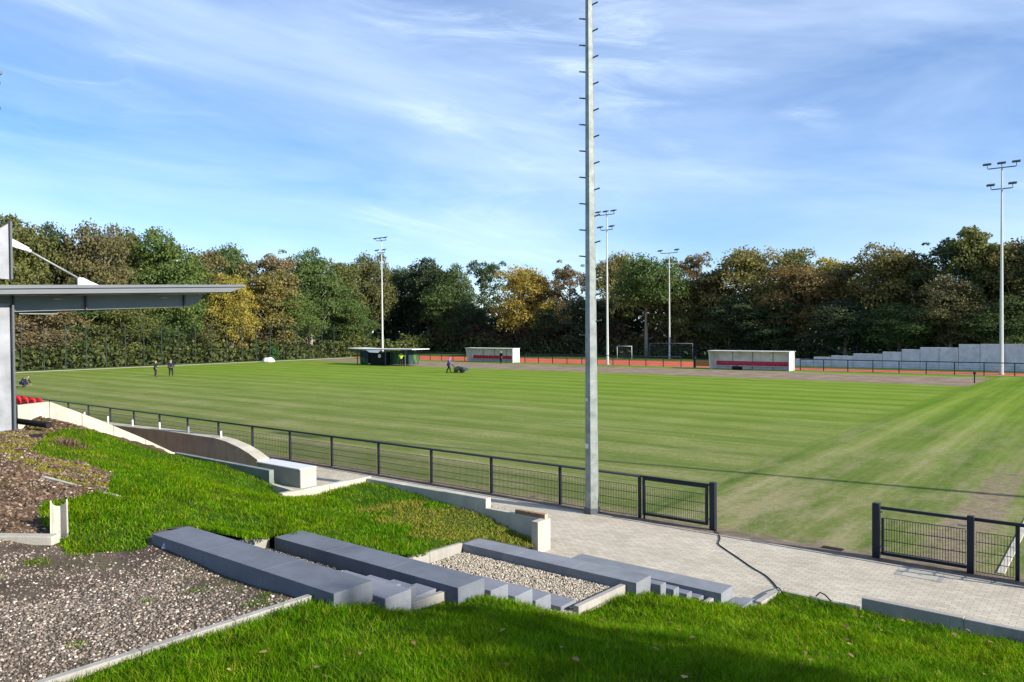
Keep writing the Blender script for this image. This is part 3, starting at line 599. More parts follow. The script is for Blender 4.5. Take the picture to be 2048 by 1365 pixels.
MB().prism([(-24.03, 7.95, 7.50), (-24.03, 7.95, 7.28), (-24.03, 8.35, 7.17), (-24.03, 8.4, 7.27)], (.06, 0, 0)).build('bracket', M['white'], r)
MB().prism([(-24.03, 9.66, 6.48), (-24.03, 9.66, 6.24), (-24.03, 10.34, 6.27), (-24.03, 10.05, 6.38), (-24.03, 9.80, 6.50)], (.06, 0, 0)).build('bracket', M['white'], r)
def make_seat(x, y, z):
    r = empty('seat', (x, y, z))
    pr = [(.0, .42, .02), (.0, .40, .06), (0, .10, .02), (0, .0, .05), (0, -.05, .20), (0, -.08, .36), (0, -.04, .36), (0, 0, .2), (0, .06, .08), (0, .38, .09)]
    vs = []; n = len(pr)
    m = MB()
    for j in range(7):
        t = -1+2*j/6; s = .21*t; lift = .06*t*t
        vs += [(x+s, y+p[1]-(p[2] > .15)*(-.06*t*t), z+p[2]+(lift if p[2] < .3 else -lift*.9)) for p in pr]
    fs = [(j*n+i, j*n+(i+1) % n, (j+1)*n+(i+1) % n, (j+1)*n+i) for j in range(6) for i in range(n)]+[tuple(range(n)), tuple(6*n+i for i in range(n))[::-1]]
    m.add(vs, fs).build('shell', M['red'], r, smooth=True)
    MB().box(x-.04, y+.05, z-.35, x+.04, y+.15, z+.03).build('bracket', M['steeldark'], r); return r
st = make_seat(-26.85, 9.6, 2.48)
tag(st, 'endmost red plastic seat beside the cream stand wall', 'seat', 'red seats of the stand')
for k, lb in enumerate(['second red plastic seat in from the cream stand wall', 'third red plastic seat in from the cream stand wall', 'red plastic seat nearest the column, half hidden by it', 'red plastic seat hidden behind the column']):
    c = copy_tree(st); c.location = (-26.85-.62*(k+1), 9.6, 2.48); c['label'] = lb

# ------------------------------------------------------------------ barriers, gates and mesh fences
def mesh_panel(x0, x1, y, z0, z1, fine=.05, hz=.2, r=.0035, axis='x'):
    m = MB(); n = int(round((x1-x0)/fine)); k = int(round((z1-z0)/hz))
    P = (lambda a, b: (a, y, b)) if axis == 'x' else (lambda a, b: (y, a, b))
    for i in range(n+1):
        x = x0+(x1-x0)*i/n; m.bar(P(x, z0), P(x, z1), r*2)
    for j in range(k+1):
        z = z0+(z1-z0)*j/k
        for dy_ in (-.007, .007):
            q1, q2 = P(x0, z), P(x1, z); q1 = (q1[0], q1[1]+dy_, q1[2]) if axis == 'x' else (q1[0]+dy_, q1[1], q1[2]); q2 = (q2[0], q2[1]+dy_, q2[2]) if axis == 'x' else (q2[0]+dy_, q2[1], q2[2])
            m.bar(q1, q2, r*2.4)
    return m
FY = 17.45
posts = [-9.79-2.5*k for k in range(0, 19)]
r = empty('pitch_barrier', (-9.79, FY, 0), 'long dark blue grey rail barrier with wire mesh along the near touchline', 'barrier')
for x in posts:
    p = MB().box(x-.035, FY-.035, -.05, x+.035, FY+.035, 1.06).build('post', M['anthracite'], r, .006)
MB().tube([(posts[-1]-.1, FY, 1.08), (-9.75, FY, 1.08)], .034, 12).build('rail', M['anthracite'], r, smooth=True)
for a, b in zip(posts[1:], posts[:-1]):
    fine = .05 if a > -26 else .1
    mesh_panel(a+.06, b-.06, FY-.05, .06, .84, fine).build('mesh_panel', M['anthracite'], r)
# gate with a framed leaf, left of the opening
r = empty('pitch_gate', (-8.8, FY, 0), 'closed dark framed mesh gate between the mast and the opening', 'gate', 'dark mesh gates in the barrier')
MB().box(-7.86, FY-.07, -.05, -7.72, FY+.07, 1.16).build('hinge_post', M['anthracite'], r, .008)
f = MB(); f.box(-9.70, FY-.03, .10, -9.64, FY+.03, 1.06); f.box(-7.98, FY-.03, .10, -7.92, FY+.03, 1.06); f.box(-9.64, FY-.03, 1.0, -7.98, FY+.03, 1.06); f.box(-9.64, FY-.03, .10, -7.98, FY+.03, .16)
f.build('gate_frame', M['anthracite'], r, .004)
mesh_panel(-9.62, -8.0, FY, .18, .84, .05).build('mesh_panel', M['anthracite'], r)
for z in (.25, .92): MB().tube([(-7.92, FY, z), (-7.86, FY, z)], .022, 8).build('hinge', M['galv'], r)
MB().box(-9.66, FY-.05, -.02, -9.62, FY-.02, .5).build('drop_bolt', M['anthracite'], r)
MB().box(-9.78, FY-.025, 1.062, -7.86, FY+.025, 1.11).build('top_rail', M['anthracite'], r, .004)
# right of the opening
r = empty('pitch_gate', (-3.3, FY, 0), 'dark mesh gate with thick posts at the near right of the opening', 'gate', 'dark mesh gates in the barrier')
MB().box(-4.20, FY-.07, -.05, -4.06, FY+.07, 1.16).build('hinge_post', M['anthracite'], r, .008)
MB().box(-2.46, FY-.06, -.05, -2.34, FY+.06, 1.14).build('latch_post', M['anthracite'], r, .008)
f = MB(); f.box(-4.04, FY-.03, 1.04, -2.47, FY+.03, 1.10); f.box(-4.04, FY-.03, .08, -2.47, FY+.03, .14); f.box(-4.03, FY-.02, .14, -3.99, FY+.02, .86); f.build('gate_frame', M['anthracite'], r, .004)
mesh_panel(-3.98, -2.49, FY, .16, .86, .05, .2, .0045).build('mesh_panel', M['anthracite'], r)
MB().box(-2.62, FY-.05, .92, -2.47, FY-.03, .95).build('latch', M['galv'], r)
for z in (.25, .98): MB().tube([(-4.06, FY, z), (-4.0, FY, z)], .022, 8).build('hinge', M['galv'], r)
r = empty('pitch_barrier', (-1.6, FY, 0), 'short mesh barrier continuing from the thick gate post out of view', 'barrier')
for x in (-1.62, .88, 3.4): MB().box(x-.035, FY-.035, -.05, x+.035, FY+.035, 1.06).build('post', M['anthracite'], r, .006)
MB().tube([(-2.33, FY, 1.08), (5, FY, 1.08)], .036, 12).build('rail', M['anthracite'], r, smooth=True)
mesh_panel(-2.3, -1.68, FY-.03, .06, .84, .05).build('mesh_panel', M['anthracite'], r); mesh_panel(-1.5, .82, FY-.03, .06, .84, .05).build('mesh_panel', M['anthracite'], r)
# a fence leaf seen at the frame edge
r = empty('mesh_fence', (-1.35, 16.6, 0), 'dark green mesh fence end at the edge of the paving by the barrier', 'fence')
for v in (17.02, 17.34): MB().box(-1.38, v-.03, -.02, -1.32, v+.03, 1.0).build('post', M['fencegreen'], r, .004)
mesh_panel(17.05, 17.31, -1.35, .08, .95, .05, .2, .0045, 'y').build('mesh_panel', M['fencegreen'], r)
# far barriers (in lengths between dugouts and openings)
def far_barrier(u0, n, step, y, label):
    r = empty('pitch_barrier', (u0, y, 0), label, 'barrier', 'rail barriers on the far side of the pitch')
    for k in range(n+1):
        x = u0+k*step; MB().box(x-.04, y-.04, -.05, x+.04, y+.04, 1.22).build('post', M['anthracite'], r)
    MB().tube([(u0, y, 1.24), (u0+n*step, y, 1.24)], .045, 8).build('rail', M['anthracite'], r, smooth=True)
    m = MB()
    for z in (.15, .4, .65, .9): m.bar((u0, y, z), (u0+n*step, y, z), .012)
    m.build('wires', M['anthracite'], r); return r
far_barrier(-28.3, 15, 2.5, 86.5, 'far barrier running from the right dugout past the pale mast')
far_barrier(-66.9, 10, 2.42, 86.5, 'far barrier between the two dugouts')
far_barrier(-98.0, 8, 2.45, 86.5, 'far barrier behind the roofed work trailer')
r = empty('far_gate', (-39.6, 86.5, 0), 'low orange gate panel between thick posts left of the right dugout', 'gate')
for x in (-40.9, -38.5): MB().box(x-.12, 86.38, -.05, x+.12, 86.62, 1.3).build('post', M['anthracite'], r)
MB().box(-40.7, 86.46, .2, -38.7, 86.50, .9).build('panel', simple('orange_mesh', (.42, .20, .06), .8), r); MB().box(-40.75, 86.44, .95, -38.65, 86.52, 1.05).build('rail', M['anthracite'], r)

# ------------------------------------------------------------------ floodlight masts
def make_mast(x, y, H=19.6, r0=.17, r1=.07, mat='farmast', facing=-1, arms=((0, 3), (2.05, 2)), pegs=False, n=8, halfarm=1.15):
    r = empty('floodlight_mast', (x, y, 0))
    MB().tube([(x, y, 0), (x, y, H*.35), (x, y, H)], [r0, r0+(r1-r0)*.35, r1], n, ph=R(37)).build('shaft', M[mat], r)
    MB().tube([(x, y, -.05), (x, y, .16)], r0+.03, n, ph=R(37)).build('base_collar', M['steeldark'] if pegs else M[mat], r)
    for dz, nl in arms:
        z = H-dz; hl = halfarm if nl == 3 else halfarm*.75
        a = MB().bar((x-hl, y, z), (x+hl, y, z), .09).build('crossarm', M['lamp'], r)
        for k in range(nl):
            xx = x-(hl*1.05)+2*hl*1.05*(k/(nl-1)); yy = y+facing*.25
            l = MB().bar((xx, y, z), (xx, yy, z+.32), .05); l = l.build('bracket', M['lamp'], a)
            c = Vector((xx, yy, z+.42)); d = Vector((0, facing, -.35)).normalized()
            MB().bar(c-d*.26, c+d*.26, .70, .16).build('floodlight', M['lamp'], a, .02)
    if pegs:
        zz = 4.70; k = 0; m = None
        while zz < H-2.4:
            rr = r0+(r1-r0)*zz/H; s = -1 if k % 2 == 0 else 1
            d = Vector((-.78, -.60, .10)) if s < 0 else Vector((.97, .1, .20)); d.normalize()
            a = Vector((x, y, zz))+d*rr*.9; MB().tube([a, a+d*.17], .02, 6).build('climbing_peg', M['steeldark'], r)
            zz += .345; k += 1
        for zz, ww, hh in ((1.80, .10, .13), (3.02, .055, .08)):
            nn = Vector((math.cos(R(-97)), math.sin(R(-97)), 0)); tt = Vector((-nn.y, nn.x, 0)); rr = (r0+(r1-r0)*zz/H)*.866
            c = Vector((x, y, zz))+nn*(rr+.02)-tt*.03; MB().prism([c-tt*ww/2-Vector((0,0,hh/2)), c+tt*ww/2-Vector((0,0,hh/2)), c+tt*ww/2+Vector((0,0,hh/2)), c-tt*ww/2+Vector((0,0,hh/2))], -nn*.03).build('cable_box', M['white'], r)
    return r
m0 = make_mast(-11.04, 17.13, 20.0, .19, .055, 'galv', 1, pegs=True, n=6)
tag(m0, 'tall grey six sided mast with climbing pegs standing on the near paving', 'floodlight mast', 'floodlight masts around the pitch')
m1 = make_mast(-9.6, 88.6, 20.2, .19, .075)
tag(m1, 'pale floodlight mast with five lamps in front of the grey stepped wall', 'floodlight mast', 'floodlight masts around the pitch')
for (x, y, s, lb) in [(-54.0, 87.8, .985, 'pale floodlight mast seen just beside the near grey mast'), (-98.3, 87.8, .985, 'pale floodlight mast rising behind the roofed work trailer'),
                      (-54.0, 17.1, .985, 'floodlight mast of which only two lamp tips enter at the far left edge'), (13.0, 28.4, .95, 'floodlight mast standing beyond the right end of the pitch, outside the picture')]:
    c = copy_tree(m1); c.location = (x, y, 0); c.scale = (s, s, s); c['label'] = lb
m2 = make_mast(-55.5, 108.5, 16.4, .15, .07, arms=((0, 2),), halfarm=1.8)
tag(m2, 'shorter pale mast with a single crossarm among the far trees', 'floodlight mast', 'floodlight masts around the pitch')

# ------------------------------------------------------------------ dugouts
def dugout(u0, u1, y0, y1, h, label, nseat, side_l=True):
    r = empty('dugout', ((u0+u1)/2, y0, 0), label, 'dugout', 'dugouts on the far touchline')
    MB().box(u0, y1-.12, 0, u1, y1, h-.06).build('back_panel', M['dugout'], r)
    MB().prism([(u0, y0+.5, 0), (u0, y1-.12, 0), (u0, y1-.12, h-.06), (u0, y0+.1, h-.06)], (.10, 0, 0)).build('side_panel', M['dugout'], r)
    MB().prism([(u1-.10, y0, 0), (u1-.10, y1-.12, 0), (u1-.10, y1-.12, h-.06), (u1-.10, y0, h-.06)], (.10, 0, 0)).build('side_panel', M['white'], r)
    MB().box(u0-.08, y0-.05, h-.057, u1+.08, y1+.05, h).build('roof', M['dugout'], r)
    k = 4
    for i in range(1, k): MB().box(u0+(u1-u0)*i/k-.03, y1-.17, .02, u0+(u1-u0)*i/k+.03, y1-.123, h-.08).build('batten', M['steelgrey'], r)
    bx = MB().box(u0+.3, y1-.62, .38, u1-.3, y1-.2, .44).build('bench', M['white'], r)
    w_ = (u1-u0-.8)/nseat
    for i in range(nseat):
        x = u0+.4+w_*(i+.5)
        MB().prism([(x-w_*.46, y1-.60, .45), (x-w_*.46, y1-.62, .50), (x-w_*.46, y1-.30, .52), (x-w_*.46, y1-.22, .92), (x-w_*.46, y1-.16, .92), (x-w_*.46, y1-.22, .45)], (w_*.92, 0, 0)).build('seat', M['red'], bx, .03)
    MB().box(u0, y0+.3, 0, u1, y1-.12, .03).build('floor', M['kerb'], r); return r
dugout(-38.2, -28.75, 84.3, 86.0, 2.15, 'larger dugout with a full row of red seats right of the masts', 16)
dugout(-77.6, -68.5, 85.7, 87.3, 2.05, 'smaller distant dugout with a person standing in front', 14)
r = empty('equipment_bag', (-34.6, 84.1, 0), 'black bag lying in front of the red seats of the larger dugout', 'bag')
MB().tube([(-35.2, 84.15, .2), (-35.1, 84.15, .2), (-34.1, 84.15, .2), (-34.0, 84.15, .2)], [.1, .2, .2, .1], 10).build('bag_body', M['black'], r, smooth=True)
MB().tube([(-34.9, 84.05, .35), (-34.75, 84.0, .48), (-34.45, 84.0, .48), (-34.3, 84.05, .35)], .02, 6).build('handle', M['black'], r)

# roofed work trailer on the far side
r = empty('work_trailer', (-79, 71, 0), 'dark panelled work trailer with open white roof flaps on the far pitch', 'trailer')
gm = NT('green_leaf_print'); nn = gm.noise(1.2, 4, .6, gm.co((1.5, 1.5, .5))); M['print'] = gm.done(gm.ramp(nn, [(.42, (.012, .03, .04)), (.5, (.015, .045, .035)), (.62, (.06, .15, .03))]), .6)
M['navyp'] = simple('navy_panel', (.015, .03, .07), .5, .5, 1.5)
MB().box(-84.2, 71.0, .3, -82.4, 73.0, 1.95).build('end_panel', M['navyp'], r)
MB().box(-81.6, 70.6, .1, -78.4, 73.0, 1.75).build('cabinet', M['black'], r)
MB().box(-78.2, 71.2, .25, -74.6, 73.0, 1.95).build('side_panel', M['print'], r)
MB().box(-84.1, 70.95, .05, -82.5, 70.99, 1.0).build('printed_panel', M['print'], r)
MB().prism([(-85.6, 70.0, 2.25), (-82.4, 70.3, 2.12), (-73.0, 70.3, 2.20), (-73.0, 70.3, 2.30), (-82.4, 70.3, 2.24), (-85.6, 70.0, 2.35)], (0, 3.2, 0)).build('roof', M['white'], r)
MB().prism([(-82.0, 70.1, 2.12), (-80.9, 69.9, 1.78), (-79.3, 69.9, 1.74), (-78.9, 70.1, 2.1)], (0, .12, 0)).build('folded_flap', M['white'], r)
MB().tube([(-79.6, 70.58, 1.3), (-79.6, 70.50, 1.3)], .28, 16).build('lamp', M['white'], r)
for x in (-84.1, -78.3, -74.5): MB().box(x-.05, 70.4, 0, x+.05, 70.5, 2.15).build('post', M['steeldark'], r)
for x in (-80.9, -79.4): MB().tube([(x, 70.5, .32), (x, 70.75, .32)], .32, 16).build('wheel', M['black'], r)
MB().box(-84.2, 71.2, .18, -74.6, 73.0, .28).build('chassis', M['steeldark'], r)

# ------------------------------------------------------------------ stepped wall, goals, far fences
r = empty('stepped_wall', (-20, 96, 0), 'long grey concrete wall rising in steps towards the right', 'wall')
WV = 96.0; seg = [(1590, 718), (1627, 714), (1662, 711.5), (1706, 707.5), (1765, 704), (1803, 699), (1840, 695), (1917, 689), (1960, 688.5), (2010, 688.5), (2075, 688.5)]
for i, (x, y) in enumerate(seg):
    p = at_v(x, y, WV); q_ = at_v(seg[i+1][0] if i+1 < len(seg) else 2200, y, WV)
    k = max(1, round((q_.x-p.x)/2.4))
    for j in range(k):
        a = p.x+(q_.x-p.x)*j/k; b = p.x+(q_.x-p.x)*(j+1)/k
        MB().box(a+.02, WV, -.05, b-.02, WV+.2, p.z).build('panel', M['stepped'], r, .02)
def goal(x, y, w_, h, d, label, mat='white', rz=0):
    r = empty('goal', (x, y, 0), label, 'goal', 'small goals beyond the pitch')
    MB().tube([(x, y, 0), (x, y, h)], .04, 8).build('goalpost', M[mat], r, smooth=True); MB().tube([(x+w_, y, 0), (x+w_, y, h)], .04, 8).build('goalpost', M[mat], r, smooth=True)
    MB().tube([(x-.05, y, h), (x+w_+.05, y, h)], .04, 8).build('crossbar', M[mat], r, smooth=True)
    m = MB()
    for i in range(int(w_/.3)+1): m.bar((x+i*.3, y+.1, h), (x+i*.3, y+d, 0), .005)
    for j in range(1, 6): m.bar((x, y+d*j/6, h*(1-j/6)), (x+w_, y+d*j/6, h*(1-j/6)), .008)
    m.build('net', M['galv'], r); return r
goal(-62.5, 104.5, 2.6, 2.0, 1.0, 'small white goal standing beyond the red track')
g2 = goal(-58.7, 108.0, 7.3, 2.4, 1.6, 'grey netted goal behind the shorter far mast', 'steelgrey')
g3 = goal(-123.5, 63.5, 2.0, 2.1, 1.0, 'white goal frame among bushes beyond the left ball fence'); g3.rotation_euler = (0, 0, R(60))
# tall ball-catch fence on the left
r = empty('ball_fence', (-107, 50, 0), 'tall dark wire ball fence along the pale path at the left end', 'fence')
vs_ = [36.4+2.53*k for k in range(-3, 20)]
for v in vs_: MB().box(-107.05, v-.04, -.05, -106.95, v+.04, 5.9).build('post', M['fencegreen'], r)
m = MB()
for k in range(31): m.bar((-107, vs_[0], .05+k*.19), (-107, vs_[-1], .05+k*.19), .006)
m.build('wires', M['fencegreen'], r)
r = empty('green_fence', (-60, 110, 0), 'low dark green post fence between the track and the trees', 'fence')
for k in range(34): MB().box(-104+k*2.6-.05, 110.5, -.05, -104+k*2.6+.05, 110.6, 2.2).build('post', M['fencegreen'], r)
m = MB()
for k in range(9): m.bar((-104, 110.55, .15+k*.24), (-18, 110.55, .15+k*.24), .02)
m.build('wires', M['fencegreen'], r)

# ------------------------------------------------------------------ small things
p = [at(x, y, 0) for x, y in ((1430, 1060), (1440, 1078), (1437, 1090), (1452, 1102), (1476, 1118), (1503, 1137), (1530, 1153), (1546, 1168), (1556, 1181))]
m = MB(); pts = []
for i in range(len(p)-1):
    for t in np.linspace(0, 1, 6)[:-1]:
        a = p[max(i-1, 0)]; b = p[i]; c = p[i+1]; d = p[min(i+2, len(p)-1)]
        pts.append(.5*((2*b)+(c-a)*t+(2*a-5*b+4*c-d)*t*t+(3*b-a-3*c+d)*t**3))
pts = [Vector((q.x, q.y, .025)) for q in pts]+[Vector((p[-1].x, p[-1].y, .05)), Vector((-4.93, 13.9, .14)), Vector((-4.8, 13.7, .13))]
tag(m.tube(pts, .0115, 8).build('cable', M['black'], smooth=True), 'black cable snaking over the paving from the gate post to the grass', 'cable')
pts = [Vector((at(x, y, .1).x, at(x, y, .1).y, z)) for x, y, z in ((1632, 1196, .13), (1640, 1193, .17), (1650, 1198, .17), (1662, 1206, .13))]
tag(MB().tube(pts, .012, 6).build('cable_end', M['black'], smooth=True), 'short black cable end lying over the white kerb', 'cable')
r = empty('timber_beam', (-10.5, 13.68, .70), 'dark weathered timber lying on the low wall by the end block', 'timber')
MB().box(-10.86, 13.63, .703, -10.03, 13.73, .79).build('beam', M['wood'], r, .006); MB().box(-10.028, 13.63, .703, -10.015, 13.73, .79).build('sawn_end', M['woodend'], r)
mp_ = at(1840, 1151, .016)
r = empty('manhole_cover', (mp_.x, mp_.y, .012), 'pale rectangular access cover in the paving in front of the right gate', 'cover')
MB().box(mp_.x-.42, mp_.y-.22, .0, mp_.x+.42, mp_.y+.22, .018).build('frame', M['kerb'], r); MB().box(mp_.x-.30, mp_.y-.20, .0, mp_.x+.30, mp_.y+.20, .022).build('lid', M['concrete'], r); MB().box(mp_.x-.03, mp_.y-.02, .0, mp_.x+.03, mp_.y+.02, .024).build('lifting_slot', M['steeldark'], r)
for s in (-.39, .36): MB().box(mp_.x+s, mp_.y-.24, .0, mp_.x+s+.02, mp_.y+.24, .019).build('edge_strip', M['kerb'], r)
dp = at(1665, 1098, 0)
r = empty('drain_grate', (dp.x, dp.y, 0), 'small dark drain grate in the kerb at the pitch edge', 'drain')
MB().box(dp.x-.22, dp.y-.1, -.02, dp.x+.22, dp.y+.1, .012).build('frame', M['black'], r)
m = MB()
for k in range(8): m.box(dp.x-.20+k*.052, dp.y-.085, .0, dp.x-.175+k*.052, dp.y+.085, .018)
m.build('grating', M['black'], r)
# drain channel pieces lying on the soil
a = Vector((*at_h(-60, 1072, hm), 0)); b = Vector((*at_h(112, 1092, hm), 0)); za2 = h_mound(b.x, b.y)
r = empty('channel_piece', (b.x, b.y, za2), 'long pale concrete channel lying flat at the edge of the stones', 'channel')
d = (b-a).normalized(); s = Vector((-d.y, d.x, 0)); A = a+Vector((0, 0, za2+.02)); B = b+Vector((0, 0, za2+.02))
MB().add([A-s*.09, A+s*.09, B+s*.09, B-s*.09]+[x+Vector((0, 0, .13)) for x in (A-s*.09, A+s*.09, B+s*.09, B-s*.09)], [(3,2,1,0),(4,5,6,7),(0,1,5,4),(1,2,6,5),(2,3,7,6),(3,0,4,7)]).build('channel_body', M['concrete'], r, .012)
c = Vector((*at_h(119, 1080, hm), 0)); zc = h_mound(c.x, c.y)
r = empty('channel_piece', (c.x, c.y, zc), 'grey U shaped drain channel standing upright in the grass', 'channel', rz=0)
cr_ = Vector((math.cos(CAM_A), math.sin(CAM_A), 0)); cf = Vector((-math.sin(CAM_A), math.cos(CAM_A), 0))
vw = Vector((c.x, c.y, 0)).normalized(); ax = (vw*math.cos(R(42))+Vector((0, 0, 1))*math.sin(R(42))).normalized(); sx_ = ax.cross(Vector((0, 0, 1))).normalized(); up_ = sx_.cross(ax).normalized()
W2, HH = .115, .17
arc = [(.095*math.cos(t), HH-.005-.15*math.sin(t)) for t in np.linspace(0, math.pi, 13)]
sec = [(-W2, 0), (W2, 0), (W2, HH)]+arc+[(-W2, HH)]
MB().prism([c+Vector((0, 0, zc-.03))+sx_*x+up_*y for x, y in sec], ax*.62).build('channel_body', M['concrete'], r)
lp_ = at_h(325, 1098, hm); zl = h_mound(*lp_)
r = empty('tag_plate', (lp_[0], lp_[1], zl), 'small white tag leaning on the topmost bench row', 'tag')
q0 = Vector((lp_[0], 5.40, 1.80)); MB().prism([q0, q0+cr_*.10, q0+cr_*.12+Vector((0, .02, .075)), q0+cr_*.02+Vector((0, .02, .075))], (0, -.006, 0)).build('plate', M['white'], r)
MB().prism([q0+cr_*.03+Vector((0, -.010, .02)), q0+cr_*.08+Vector((0, -.010, .02)), q0+cr_*.088+Vector((0, .002, .05)), q0+cr_*.038+Vector((0, .002, .05))], (0, -.002, 0)).build('print', M['steelgrey'], r)
# black drainage pipes by the column
for i, (x0, y0, x1, y1, rr, dz, lb) in enumerate([(-60, 852, 98, 862, .085, .22, 'long black drainage pipe lying on top beside the silver column'), (-60, 868, 84, 872, .085, .05, 'black drainage pipe lying underneath the longer pipe')]):
    a = Vector((*at_h(max(x0, 2), y0+8, hm), 0)); b = Vector((*at_h(x1, y1+6, hm), 0)); a = b+(a-b)*1.5; z0 = h_mound(b.x, b.y)+dz
    d = (b-a).normalized(); n = 60
    r = empty('drain_pipe', (b.x, b.y, z0), lb, 'pipe', 'black pipes by the column')
    MB().tube([Vector((a.x, a.y, z0))+d*((b-a).length*k/n) for k in range(n+1)], [rr*(1 if k % 2 else .93) for k in range(n+1)], 12, cap=False).build('pipe_wall', M['black'], r, smooth=True)
    e = Vector((b.x, b.y, z0)); MB().tube([e-d*.3, e-d*.02], rr*.8, 12).build('pipe_bore', M['dark'], r)
# clump of weeds on the mound
wp = at_h(140, 893, hm); wz = h_mound(*wp)
q = np.c_[wp[0]+rng.normal(0, .2, 420), wp[1]+rng.normal(0, .15, 420)]
o = blades('weed_clump', q, lambda x, y: h_mound(x, y)+.0, M['clods'], .06, .24, .012, .9)
tag(o, 'dark dried weed clump standing in the grass near the pipes', 'plant')
# sprinkler post on the far soil
pp = at(1949, 767, 0); r = empty('marker_post', (pp.x, pp.y, 0), 'short black post on the far soil strip near the pale mast', 'post')
MB().tube([(pp.x, pp.y, 0), (pp.x, pp.y, .75)], .05, 8).build('post', M['black'], r); MB().tube([(pp.x, pp.y, .75), (pp.x, pp.y, .95)], .11, 8).build('head', M['black'], r)
# white bag and green netting by the ball fence
bm = bmesh.new(); bmesh.ops.create_icosphere(bm, subdivisions=3, radius=1)
for v in bm.verts:
    n_ = math.sin(v.co.x*5+1)*math.sin(v.co.y*4)*.12; v.co *= 1+n_; v.co.x *= 1.0; v.co.y *= .9; v.co.z = max(v.co.z*.62, -.1)
me = bpy.data.meshes.new('bulk_bag'); bm.to_mesh(me); bm.free(); me.materials.append(M['white']); o = bpy.data.objects.new('bulk_bag', me); COL.objects.link(o)
o.location = (-104.0, 69.5, .1); tag(o, 'slumped white bulk bag at the pitch edge by the ball fence', 'bag')

